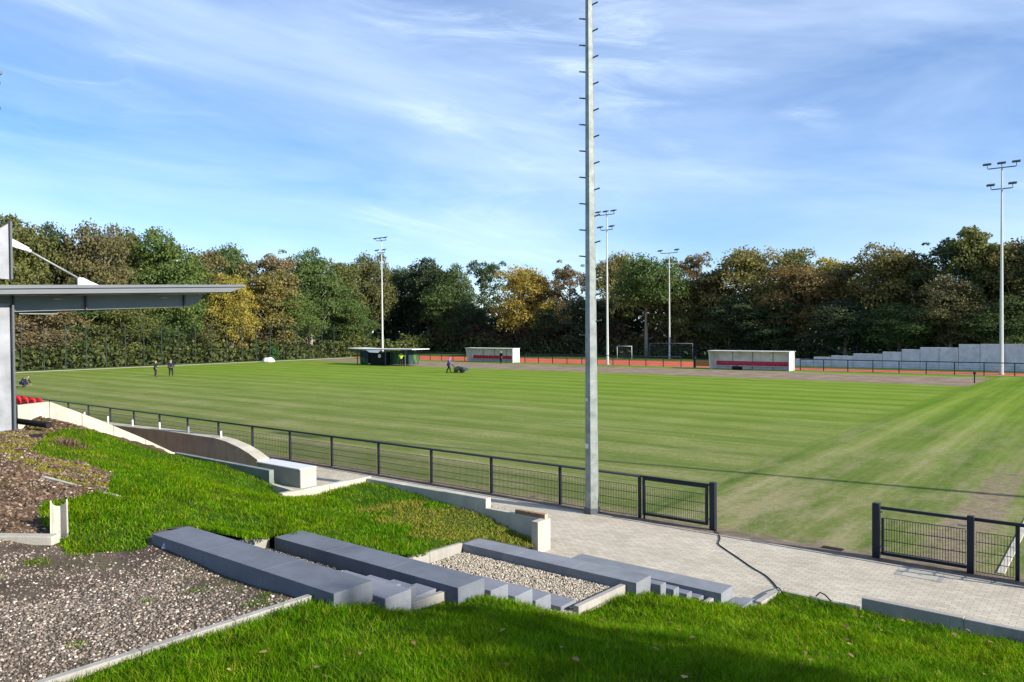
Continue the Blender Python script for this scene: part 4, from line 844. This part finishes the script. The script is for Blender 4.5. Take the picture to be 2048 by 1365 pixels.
# ------------------------------------------------------------------ people
def skin_obj(name, nodes, edges, mat, parent, sub=1):
    me = bpy.data.meshes.new(name); base = wloc(parent); me.from_pydata([tuple(Vector(n[0])) for n in nodes], edges, []); me.materials.append(mat)
    o = bpy.data.objects.new(name, me); COL.objects.link(o); o.parent = parent
    m = o.modifiers.new('skin', 'SKIN'); m.use_smooth_shade = True
    for i, n in enumerate(nodes):
        rr = n[1]; me.skin_vertices[0].data[i].radius = (rr, rr) if not isinstance(rr, tuple) else rr
    me.skin_vertices[0].data[0].use_root = True
    s = o.modifiers.new('sub', 'SUBSURF'); s.levels = sub; s.render_levels = sub; return o
def person(loc, rz, J, cols, label, hat=None):
    """J: joint dict in local metres; x to the side, y forward"""
    r = empty('person', loc, label, 'person'); r.rotation_euler = (0, 0, rz); r.scale = (1.12, 1.12, 1.03)
    V = lambda k: Vector(J[k])
    nodes = []; edges = []; ix = {}
    def nd(k, p, rad): ix[k] = len(nodes); nodes.append((Vector(p), rad)); return ix[k]
    def ed(a, b): edges.append((ix[a], ix[b]))
    nd('pel', V('pel'), .12); nd('bel', V('pel').lerp(V('chest'), .45), .115); nd('chest', V('chest'), .135); nd('nk', V('neck'), .055)
    hd = V('head'); nf = Vector(J.get('face', (0, 1, 0)))
    nd('hl', hd+Vector((0, 0, -.07))+nf*.01, .065); nd('hm', hd, .088); nd('ht', hd+Vector((0, 0, .075))-nf*.01, .07); nd('nose', hd+nf*.10+Vector((0, 0, -.02)), .014)
    for a, b in (('pel', 'bel'), ('bel', 'chest'), ('chest', 'nk'), ('nk', 'hl'), ('hl', 'hm'), ('hm', 'ht'), ('hm', 'nose')): ed(a, b)
    for s in ('l', 'r'):
        nd('sh'+s, V('sh'+s), .062); nd('el'+s, V('el'+s), .043); nd('wr'+s, V('wr'+s), .028)
        hv = (V('wr'+s)-V('el'+s)).normalized(); nd('pa'+s, V('wr'+s)+hv*.07, .034)
        ed('chest', 'sh'+s); ed('sh'+s, 'el'+s); ed('el'+s, 'wr'+s); ed('wr'+s, 'pa'+s)
        sd = hv.cross(nf).normalized() if hv.cross(nf).length > .2 else Vector((1, 0, 0))
        for k, ln in enumerate((.060, .072, .066, .050)):
            b0 = V('wr'+s)+hv*.085+sd*(.027-.018*k); nd(f'f{s}{k}', b0+hv*ln*.5, .009); nd(f'g{s}{k}', b0+hv*ln*.85+nf*ln*.35, .008); ed('pa'+s, f'f{s}{k}'); ed(f'f{s}{k}', f'g{s}{k}')
        nd('th'+s, V('wr'+s)+hv*.045+sd*.05, .010); nd('ti'+s, V('wr'+s)+hv*.085+sd*.06, .009); ed('wr'+s, 'th'+s); ed('th'+s, 'ti'+s)
        nd('hi'+s, V('hi'+s), .085); nd('kn'+s, V('kn'+s), .056); nd('an'+s, V('an'+s), .038); nd('to'+s, V('an'+s)+Vector(J.get('toe', (0, .15, -.05))), .034)
        ed('pel', 'hi'+s); ed('hi'+s, 'kn'+s); ed('kn'+s, 'an'+s); ed('an'+s, 'to'+s)
    body = skin_obj('body', nodes, edges, M['skin'], r)
    # jacket
    N2 = [(V('pel')+Vector((0, 0, .0)), .150), (V('pel').lerp(V('chest'), .5), .155), (V('chest'), .165), (V('neck')*.7+V('chest')*.3, .085)]; E2 = [(0, 1), (1, 2), (2, 3)]
    for s in ('l', 'r'):
        k = len(N2); N2 += [(V('sh'+s), .085), (V('el'+s), .062), (V('wr'+s).lerp(V('el'+s), .08), .048)]; E2 += [(2, k), (k, k+1), (k+1, k+2)]
    skin_obj('jacket', N2, E2, M[cols[0]], r)
    N3 = [(V('pel'), .140)]; E3 = []
    for s in ('l', 'r'):
        k = len(N3); N3 += [(V('hi'+s), .105), (V('kn'+s), .078), (V('an'+s)+Vector((0, 0, .02)), .062)]; E3 += [(0, k), (k, k+1), (k+1, k+2)]
    skin_obj('trousers', N3, E3, M[cols[1]], r)
    for s in ('l', 'r'):
        t = Vector(J.get('toe', (0, .15, -.05))); a = V('an'+s)
        skin_obj('shoe', [(a+Vector((0, -.03, -.03)), .05), (a+t*.5, .048), (a+t+Vector((0, .02, 0)), .04)], [(0, 1), (1, 2)], M['dark'], r)
    skin_obj('hair', [(hd+Vector((0, 0, .03))-nf*.045, .085), (hd+Vector((0, 0, .085))-nf*.01, .075)], [(0, 1)], M[cols[2]], r)
    return r
stand = dict(pel=(0, 0, .95), chest=(0, .0, 1.32), neck=(0, .01, 1.50), head=(0, .03, 1.65), shl=(-.19, 0, 1.42), shr=(.19, 0, 1.42), ell=(-.25, -.02, 1.14), elr=(.25, -.02, 1.14),
             wrl=(-.24, .10, .92), wrr=(.24, .10, .92), hil=(-.10, 0, .90), hir=(.10, 0, .90), knl=(-.12, .02, .50), knr=(.12, .02, .50), anl=(-.13, -.02, .09), anr=(.13, -.02, .09))
face_cam = CAM_A
person((-80.83, 40.17, 0), R(-40), stand, ('dark', 'dark', 'hair'), 'person in dark clothes standing on the pitch, left of the pair')
s2 = dict(stand); s2.update(elr=(.27, .05, 1.16), wrr=(.12, .22, 1.05), anl=(-.16, .04, .09))
person((-79.9, 41.4, 0), R(60), s2, ('navy', 'dark', 'hairgrey'), 'grey haired person in navy jacket, right of the standing pair')
s3 = dict(stand); s3.update(ell=(-.24, .12, 1.18), wrl=(-.20, .36, 1.08), elr=(.24, .12, 1.18), wrr=(.20, .36, 1.08), chest=(0, .07, 1.31), neck=(0, .12, 1.48), head=(0, .17, 1.62), shl=(-.19, .08, 1.41), shr=(.19, .08, 1.41),
                          anl=(-.12, -.24, .10), knl=(-.11, -.02, .50), anr=(.12, .22, .09), knr=(.12, .16, .50))
mw = at(897, 746, 0)
person((mw.x, mw.y, 0), R(-55), s3, ('purple', 'dark', 'hair'), 'person in a violet blue top pushing the machine over the pitch')
crouch = dict(pel=(0, -.20, .42), chest=(0, .08, .72), neck=(0, .24, .82), head=(0, .36, .86), face=(0, .6, -.8), shl=(-.19, .14, .76), shr=(.19, .14, .76), ell=(-.22, .32, .52), elr=(.22, .32, .52), wrl=(-.16, .46, .28), wrr=(.16, .46, .28),
              hil=(-.11, -.18, .38), hir=(.11, -.18, .38), knl=(-.2, .20, .46), knr=(.2, .20, .38), anl=(-.15, -.02, .09), anr=(.15, -.14, .09))
ck = at(48, 775, 0)
person((ck.x, ck.y, 0), R(20), crouch, ('navy', 'navy', 'hair'), 'person in navy crouching on the pitch near the red seats')
dg = at(1016, 727, 0)
person((dg.x, dg.y-1.5, 0), R(170), stand, ('dark', 'dark', 'hair'), 'person in black standing in front of the smaller distant dugout')
s4 = dict(stand); s4.update(ell=(-.32, .15, 1.30), wrl=(-.15, .3, 1.45), elr=(.32, .15, 1.30), wrr=(.15, .3, 1.45))
person((-75.0, 70.2, 0), R(30), s4, ('hivis', 'dark', 'hair'), 'person in a bright yellow jacket working at the trailer')
# pushed machine
mp2 = at(917, 747, 0); d = Vector((math.sin(R(55)), math.cos(R(55)), 0)); o_ = Vector((mp2.x, mp2.y, 0)); sd = Vector((d.y, -d.x, 0))
o_ = Vector((mw.x, mw.y, 0))+d*1.55
r = empty('pitch_machine', tuple(o_), 'low dark walk behind pitch machine pushed over the far grass', 'machine')
MB().tube([o_-sd*.45+Vector((0, 0, .26)), o_+sd*.45+Vector((0, 0, .26))], .26, 18).build('front_roller', M['black'], r, smooth=True)
MB().prism([o_-d*.9-sd*.35+Vector((0, 0, .22)), o_+d*.1-sd*.35+Vector((0, 0, .3)), o_+d*.0-sd*.35+Vector((0, 0, .62)), o_-d*.5-sd*.35+Vector((0, 0, .74)), o_-d*.9-sd*.35+Vector((0, 0, .55))], sd*.7).build('engine_cover', M['fencegreen'], r, .03)
MB().prism([o_+d*.1-sd*.42+Vector((0, 0, .38)), o_+d*.62-sd*.42+Vector((0, 0, .18)), o_+d*.72-sd*.42+Vector((0, 0, .5)), o_+d*.1-sd*.42+Vector((0, 0, .66))], sd*.84).build('hopper', M['steeldark'], r, .03)
for s in (-1, 1):
    MB().tube([o_-d*.8+sd*.22*s+Vector((0, 0, .5)), o_-d*1.22+sd*.22*s+Vector((0, 0, 1.05))], .02, 8).build('handle', M['black'], r)
    MB().tube([o_-d*.7+sd*(.38*s)+Vector((0, 0, .2)), o_-d*.7+sd*(.50*s)+Vector((0, 0, .2))], .2, 14).build('wheel', M['black'], r)

# ------------------------------------------------------------------ trees
def crown_cards(lobes, ncard, size, seed):
    g = np.random.default_rng(seed); C = np.array([l[:3] for l in lobes]); Rr = np.array([l[3] for l in lobes]); w_ = Rr**2; w_ = w_/w_.sum()
    k = g.choice(len(lobes), ncard, p=w_); d = g.normal(0, 1, (ncard, 3)); d /= np.linalg.norm(d, axis=1)[:, None]; d[:, 2] = np.where(d[:, 2] < -.35, -d[:, 2]*.6, d[:, 2])
    rad = Rr[k]*(g.uniform(0.35, 1.0, ncard)**.45)*g.uniform(.85, 1.12, ncard); P = C[k]+d*rad[:, None]*np.array([1, 1, .82])
    n = d*.55+g.normal(0, .6, (ncard, 3)); n /= np.linalg.norm(n, axis=1)[:, None]
    a = np.cross(n, g.normal(0, 1, (ncard, 3))); a /= np.linalg.norm(a, axis=1)[:, None]; b = np.cross(n, a)
    s = size*g.uniform(.55, 1.35, ncard)[:, None]/2; bend = n*s*.35
    V = np.stack([P-a*s*1.1, P-b*s*.6+bend, P+a*s*1.1, P+b*s*.7+bend], 1).reshape(-1, 3); F = (np.arange(ncard)[:, None]*4+np.array([0, 1, 2, 3])); return V, F
def make_tree_meshes(kind, seed):
    """unit-ish tree 16 m tall; returns (trunk mesh object data, crown mesh data)"""
    g = random.Random(seed); H = 16.0; m = MB(); lobes = []
    th = H*{'round': .30, 'tall': .25, 'sparse': .35, 'fork': .28, 'spire': .2, 'pine': .6}[kind]
    lean = Vector((g.uniform(-.03, .03), g.uniform(-.03, .03), 1))
    tip = Vector((0, 0, 0))+lean*H*.8
    m.tube([Vector((0, 0, -.3)), lean*th*.5, lean*th, lean*H*.55, tip], [.34, .28, .24, .13, .04], 8)
    nl = {'round': 19, 'tall': 18, 'sparse': 16, 'fork': 17, 'spire': 16, 'pine': 12}[kind]
    z0 = {'round': .10, 'tall': .08, 'sparse': .22, 'fork': .42, 'spire': .08, 'pine': .84}[kind]*H
    for i in range(nl):
        t = i/(nl-1); z = z0+(H*(.66 if kind != 'pine' else .94)-z0)*t; a = i*2.399+g.uniform(-.4, .4)
        prof = {'round': math.sin(math.pi*(.24+.58*t))*4.3, 'tall': math.sin(math.pi*(.3+.52*t))*3.3, 'sparse': 2.2+1.6*math.sin(math.pi*t), 'fork': 4.4*math.sin(math.pi*(.2+.6*t)), 'spire': 3.3*(1-t)**.7+.8, 'pine': 2.9*math.sin(math.pi*(.25+.6*t))}[kind]*g.uniform(.8, 1.1)
        st_ = lean*z; en = Vector((math.cos(a)*prof, math.sin(a)*prof, z+g.uniform(1.2, 3.0))); mid = st_.lerp(en, .5)+Vector((0, 0, -.3))
        m.tube([st_, mid, en], [.12*(1.2-t*.6), .07, .025], 5)
        rr = {'round': 2.5, 'tall': 2.1, 'sparse': 1.25, 'fork': 2.5, 'spire': 1.5, 'pine': 1.1}[kind]*g.uniform(.8, 1.15)
        lobes.append((en.x*.92, en.y*.92, en.z, rr))
        for j in range(3):
            o = Vector((g.gauss(0, 1), g.gauss(0, 1), g.gauss(0, .8)))*rr*.7; lobes.append((en.x+o.x, en.y+o.y, en.z+o.z, rr*g.uniform(.35, .6)))
    for k in range(8 if kind != 'pine' else 0):
        t = k/7; o = lean*(H*(.30+.52*t)); lobes.append((o.x+g.gauss(0, .5), o.y+g.gauss(0, .5), o.z, {'round': 3.1, 'tall': 2.5, 'sparse': 1.2, 'fork': 2.8, 'spire': 1.7}[kind]*(1.05-.42*t)*(0.2 if kind == 'fork' and t < .3 else 1)))
    for k in range(7):
        o = tip+Vector((g.gauss(0, 1.1), g.gauss(0, 1.1), g.uniform(-2.2, -.2))); lobes.append((o.x, o.y, o.z, g.uniform(.9, 1.5)))
    keep = []
    for a_ in lobes:
        n_ = sum(1 for b_ in lobes if b_ is not a_ and b_[3] > .8*a_[3] and math.dist(a_[:3], b_[:3]) < .62*(a_[3]+b_[3]))
        if n_ >= 1 or kind in ('sparse', 'pine', 'spire'): keep.append(a_)
    lobes = keep or lobes
    if kind == 'fork': m.tube([lean*2.6, Vector((-1.6, -.8, 5.2)), Vector((-3.0, -1.6, 8.2))], [.18, .13, .05], 6)
    nc = {'round': 20000, 'tall': 17500, 'sparse': 8000, 'fork': 17000, 'spire': 12000, 'pine': 5200}[kind]
    V, F = crown_cards(lobes, nc, .31 if kind != 'sparse' else .28, seed)
    zt = V[:, 2].max(); 
    return m, (V, F), float(np.percentile(V[:, 2], 99.0)), float(np.percentile(np.abs(V[:, 0]), 97))
protos = {}
def proto(kind, seed):
    if (kind, seed) in protos: return protos[(kind, seed)]
    m, (V, F), zt, rx = make_tree_meshes(kind, seed)
    t = m.build('trunk', M['bark'], smooth=True); c = fast_mesh('crown', V, F, M['leaf'])
    protos[(kind, seed)] = (t, c, zt, rx, [0]); return protos[(kind, seed)]
TC = dict(olive=(.140, .155, .052), green=(.092, .138, .045), dark=(.062, .090, .044), yellow=(.32, .27, .06), orange=(.20, .14, .062), brown=(.138, .130, .060), pale=(.21, .17, .095), golden=(.195, .175, .062), bright=(.12, .185, .05))
def tree(x, y, h, wid, kind, seed, col, label, group='trees around the ground', name=None):
    t, c, zt, rx, used = proto(kind, seed)
    r = empty(name or {'spire': 'slender_tree', 'sparse': 'sparse_tree'}.get(kind, 'broadleaf_tree'), (x, y, -.05), label, 'tree', group)
    sz = h/zt; sx = wid/rx
    rot = random.uniform(0, 6.28)
    for o in (t, c):
        if used[0] == 0: n = o
        else: n = o.copy(); COL.objects.link(n)
        n.parent = r; n.scale = (sx, sx, sz); n.rotation_euler = (0, 0, rot)
        if o is c:
            k = TC[col]; j = random.uniform(1.04, 1.28); n.color = (k[0]*j, k[1]*random.uniform(.94, 1.06)*j, k[2]*j, 1)
    used[0] += 1; return r
# (pixel x of the crown, pixel y of its top, depth line, half width, kind, seed, colour, label)
def place(px, py, dist, wid, kind, seed, col, label):
    if px < 760: p = at_u(px, py, -dist)
    else: p = at_v(px, py, dist)
    tree(p.x, p.y, p.z+.05, wid, kind, seed, col, label)
T = [
 (-30, 440, 116, 5.2, 'round', 1, 'olive', 'olive green tree behind the stand roof at the frame edge'),
 (45, 449, 118, 4.8, 'tall', 2, 'olive', 'olive tree rising just right of the silver column'),
 (118, 462, 121, 4.6, 'round', 3, 'dark', 'dark tree above the middle of the tie rod'),
 (190, 457, 117, 5.0, 'round', 1, 'brown', 'brownish olive tree with a tall reddish top above the roof beam'),
 (258, 470, 120, 4.6, 'round', 4, 'olive', 'olive tree between the reddish one and the bright green one'),
 (330, 470, 115, 6.0, 'round', 3, 'bright', 'large bright green tree above the pointed end of the stand roof'),
 (405, 508, 119, 4.2, 'tall', 2, 'brown', 'brown tinged tree just right of the large bright green one'),
 (462, 499, 123, 5.0, 'round', 4, 'green', 'rounded dark green tree behind the yellow one'),
 (462, 556, 112, 3.8, 'round', 1, 'yellow', 'small yellow green tree at the tip of the stand roof'),
 (532, 511, 119, 5.4, 'sparse', 5, 'pale', 'thin pale brown tree between the yellow one and the green ones'),
 (545, 545, 114, 4.6, 'tall', 2, 'golden', 'golden brown tree in front of the thin orange one'),
 (620, 508, 118, 5.4, 'round', 3, 'green', 'wide olive green tree left of the mast by the trailer'),
 (588, 590, 113, 4.4, 'round', 4, 'bright', 'low spreading light green tree below the wide olive one'),
 (672, 527, 121, 4.6, 'tall', 6, 'olive', 'olive tree half behind the far left pale mast'),
 (738, 515, 126, 5.2, 'round', 1, 'olive', 'tall olive tree directly behind the far left pale mast'),
 (800, 541, 120, 5.6, 'round', 6, 'dark', 'dark green tree right of the mast by the trailer'),
 (856, 526, 119, 5.4, 'tall', 2, 'dark', 'dark green tree with a pointed twig on top above the distant dugout'),
 (900, 540, 117, 5.2, 'round', 3, 'green', 'round green tree at the left of the gap with the wispy tree'),
 (967, 525, 128, 4.6, 'sparse', 7, 'dark', 'wispy dark tree with drooping branches against the sky'),
 (940, 610, 116, 3.6, 'round', 4, 'dark', 'short dark tree beneath the wispy one'),
 (1048, 541, 116, 5.0, 'round', 6, 'yellow', 'yellow and orange tree above the person at the distant dugout'),
 (1082, 553, 121, 4.2, 'sparse', 8, 'orange', 'thin reddish brown tree just right of the yellow one'),
 (1105, 620, 117, 4.4, 'round', 1, 'dark', 'low dark tree left of the near mast'),
 (1140, 533, 119, 3.6, 'sparse', 5, 'pale', 'pale brown half bare tree left of the near mast'),
 (1175, 600, 114, 4.4, 'tall', 6, 'dark', 'dark tree right behind the near grey mast'),
 (1232, 514, 124, 4.8, 'round', 4, 'golden', 'golden topped tree right of the mast pair'),
 (1292, 521, 112.2, 5.6, 'fork', 9, 'green', 'big green tree with a forked pale trunk'),
 (1350, 548, 115, 4.2, 'round', 3, 'olive', 'olive tree behind the shorter single arm mast'),
 (1388, 512, 127, 3.6, 'sparse', 7, 'orange', 'small reddish tree top right of the shorter mast'),
 (1424, 545, 118, 4.2, 'tall', 2, 'brown', 'brown olive tree left of the tall golden crown'),
 (1500, 504, 119, 6.2, 'round', 6, 'golden', 'broad golden green tree above the larger dugout'),
 (1580, 514, 126, 4.8, 'round', 1, 'green', 'dark green crown behind the orange brown tree'),
 (1612, 537, 117, 5.6, 'round', 4, 'orange', 'orange brown tree right above the end of the larger dugout'),
 (1664, 522, 122, 3.4, 'tall', 2, 'yellow', 'narrow yellow green top between orange brown and dark crowns'),
 (1712, 519, 120, 4.6, 'sparse', 8, 'brown', 'thin brown tree left of the golden crown near the stepped wall'),
 (1778, 500, 117, 5.2, 'round', 3, 'golden', 'golden crown above the low end of the stepped wall'),
 (1828, 520, 121, 3.8, 'tall', 6, 'olive', 'small olive crown between golden and dark crowns'),
 (1886, 482, 118, 4.8, 'sparse', 5, 'dark', 'dark thin topped tree left of the pale mast'),
 (1945, 462, 116, 4.8, 'spire', 10, 'olive', 'tall olive green tree with two pointed tops beside the pale mast'),
 (1900, 560, 113, 4.6, 'round', 1, 'brown', 'brown tree below the dark thin topped one'),
 (1980, 500, 122, 3.8, 'tall', 2, 'green', 'green tree directly behind the pale mast at the right'),
 (2030, 490, 117, 4.8, 'round', 4, 'golden', 'golden olive tree at the right frame edge'),
 (2100, 480, 117, 5.0, 'round', 6, 'dark', 'dark tree just beyond the right frame edge'),
 (1460, 600, 114, 4.2, 'round', 4, 'dark', 'low dark green tree behind the left end of the larger dugout'),
 (1550, 610, 114, 4.4, 'tall', 6, 'dark', 'dark lower tree behind the right end of the larger dugout'),
 (1690, 600, 113, 4.8, 'round', 3, 'dark', 'low dark tree behind the lowest wall steps'),
 (1800, 610, 112, 4.6, 'round', 1, 'green', 'lower dark green tree above the middle wall steps'),
 (2010, 600, 112, 4.4, 'round', 3, 'green', 'low green tree behind the tall wall panels'),
 (240, 590, 113, 4.4, 'round', 6, 'olive', 'low olive tree seen under the roof beam'),
 (80, 600, 113, 4.6, 'round', 4, 'pale', 'brownish low tree seen under the roof by the column'),
 (160, 600, 114, 4.2, 'tall', 6, 'green', 'low green tree under the middle of the roof'),
 (330, 620, 113, 4.0, 'round', 1, 'green', 'low green tree behind the two standing people'),
 (400, 600, 114, 4.2, 'round', 3, 'olive', 'low olive tree left of the small yellow tree'),
 (700, 600, 114, 4.2, 'round', 4, 'green', 'low green tree left of the trailer mast'),
]
for a in T: place(*a)
# the wood behind, read as one mass, and undergrowth along the edge
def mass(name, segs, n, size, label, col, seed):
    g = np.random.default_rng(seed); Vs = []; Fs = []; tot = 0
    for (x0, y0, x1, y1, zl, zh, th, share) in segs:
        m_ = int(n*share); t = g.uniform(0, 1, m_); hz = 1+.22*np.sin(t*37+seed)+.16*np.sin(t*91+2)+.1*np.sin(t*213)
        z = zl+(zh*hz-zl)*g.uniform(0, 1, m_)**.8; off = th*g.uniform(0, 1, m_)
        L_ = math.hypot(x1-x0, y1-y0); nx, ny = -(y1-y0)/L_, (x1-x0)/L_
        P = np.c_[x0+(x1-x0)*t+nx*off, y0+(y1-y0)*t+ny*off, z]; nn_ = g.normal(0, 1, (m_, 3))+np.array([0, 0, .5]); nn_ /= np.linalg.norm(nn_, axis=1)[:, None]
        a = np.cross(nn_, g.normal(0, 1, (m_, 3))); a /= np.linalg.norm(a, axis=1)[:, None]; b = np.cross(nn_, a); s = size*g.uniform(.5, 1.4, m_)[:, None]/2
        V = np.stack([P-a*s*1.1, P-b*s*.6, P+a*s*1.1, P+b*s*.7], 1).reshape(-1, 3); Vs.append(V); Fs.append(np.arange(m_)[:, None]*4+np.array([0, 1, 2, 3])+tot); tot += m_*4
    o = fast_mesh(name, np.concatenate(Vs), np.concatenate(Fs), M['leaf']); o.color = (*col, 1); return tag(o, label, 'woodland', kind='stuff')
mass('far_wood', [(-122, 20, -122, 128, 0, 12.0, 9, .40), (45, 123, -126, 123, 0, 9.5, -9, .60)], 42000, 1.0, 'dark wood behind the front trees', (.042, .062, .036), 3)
mass('undergrowth', [(-110, 20, -110, 116, 0, 3.0, 3, .5), (45, 112.5, -114, 112.5, 0, 3.2, -5, .55)], 30000, .55, 'tangled olive undergrowth at the foot of the trees', (.12, .15, .05), 5)
mass('bramble_thicket', [(-112, 62, -112, 84, 1, 4.6, 3, .4), (-50, 113, -112, 113, 1, 4.6, -3, .6)], 9000, .5, 'purplish brown thicket in front of the wood', (.12, .075, .055), 9)
p = at(540, 716, 0); q = np.zeros((0, 2))
V, F = crown_cards([(0, 0, .6, .8), (.6, .3, 1.2, .7), (-.5, .2, 1.3, .6), (.1, 0, 2.0, .5)], 900, .25, 77)
r = empty('bush', (-107.6, 72.5, 0), 'small fresh green bush by the white bulk bag', 'bush'); o = fast_mesh('foliage', V, F, M['leaf'], r); o.color = (.07, .18, .06, 1)
MB().tube([(-107.6, 72.5, 0), (-107.6, 72.5, 1.4)], .05, 6).build('stem', M['bark'], r)
# trees to the right of the photographer, outside the picture, that shade the bank
SH = [(24, 6.4, 15.0, 3.6, 'sparse', 5, 'golden', 'golden tree above the bank, first beyond the right edge'),
      (21, 10.4, 14.0, 2.0, 'sparse', 7, 'olive', 'thin olive tree beside the bank, out of the picture to the right'),
      (30, 1.5, 17.5, 4.6, 'sparse', 8, 'olive', 'broad olive tree behind the golden one, out of the picture')]
SH += [(20, 7.2, 11.8, 3.4, 'sparse', 5, 'golden', 'low golden tree under the taller thin one beyond the right edge')]
for a in SH: tree(*a)
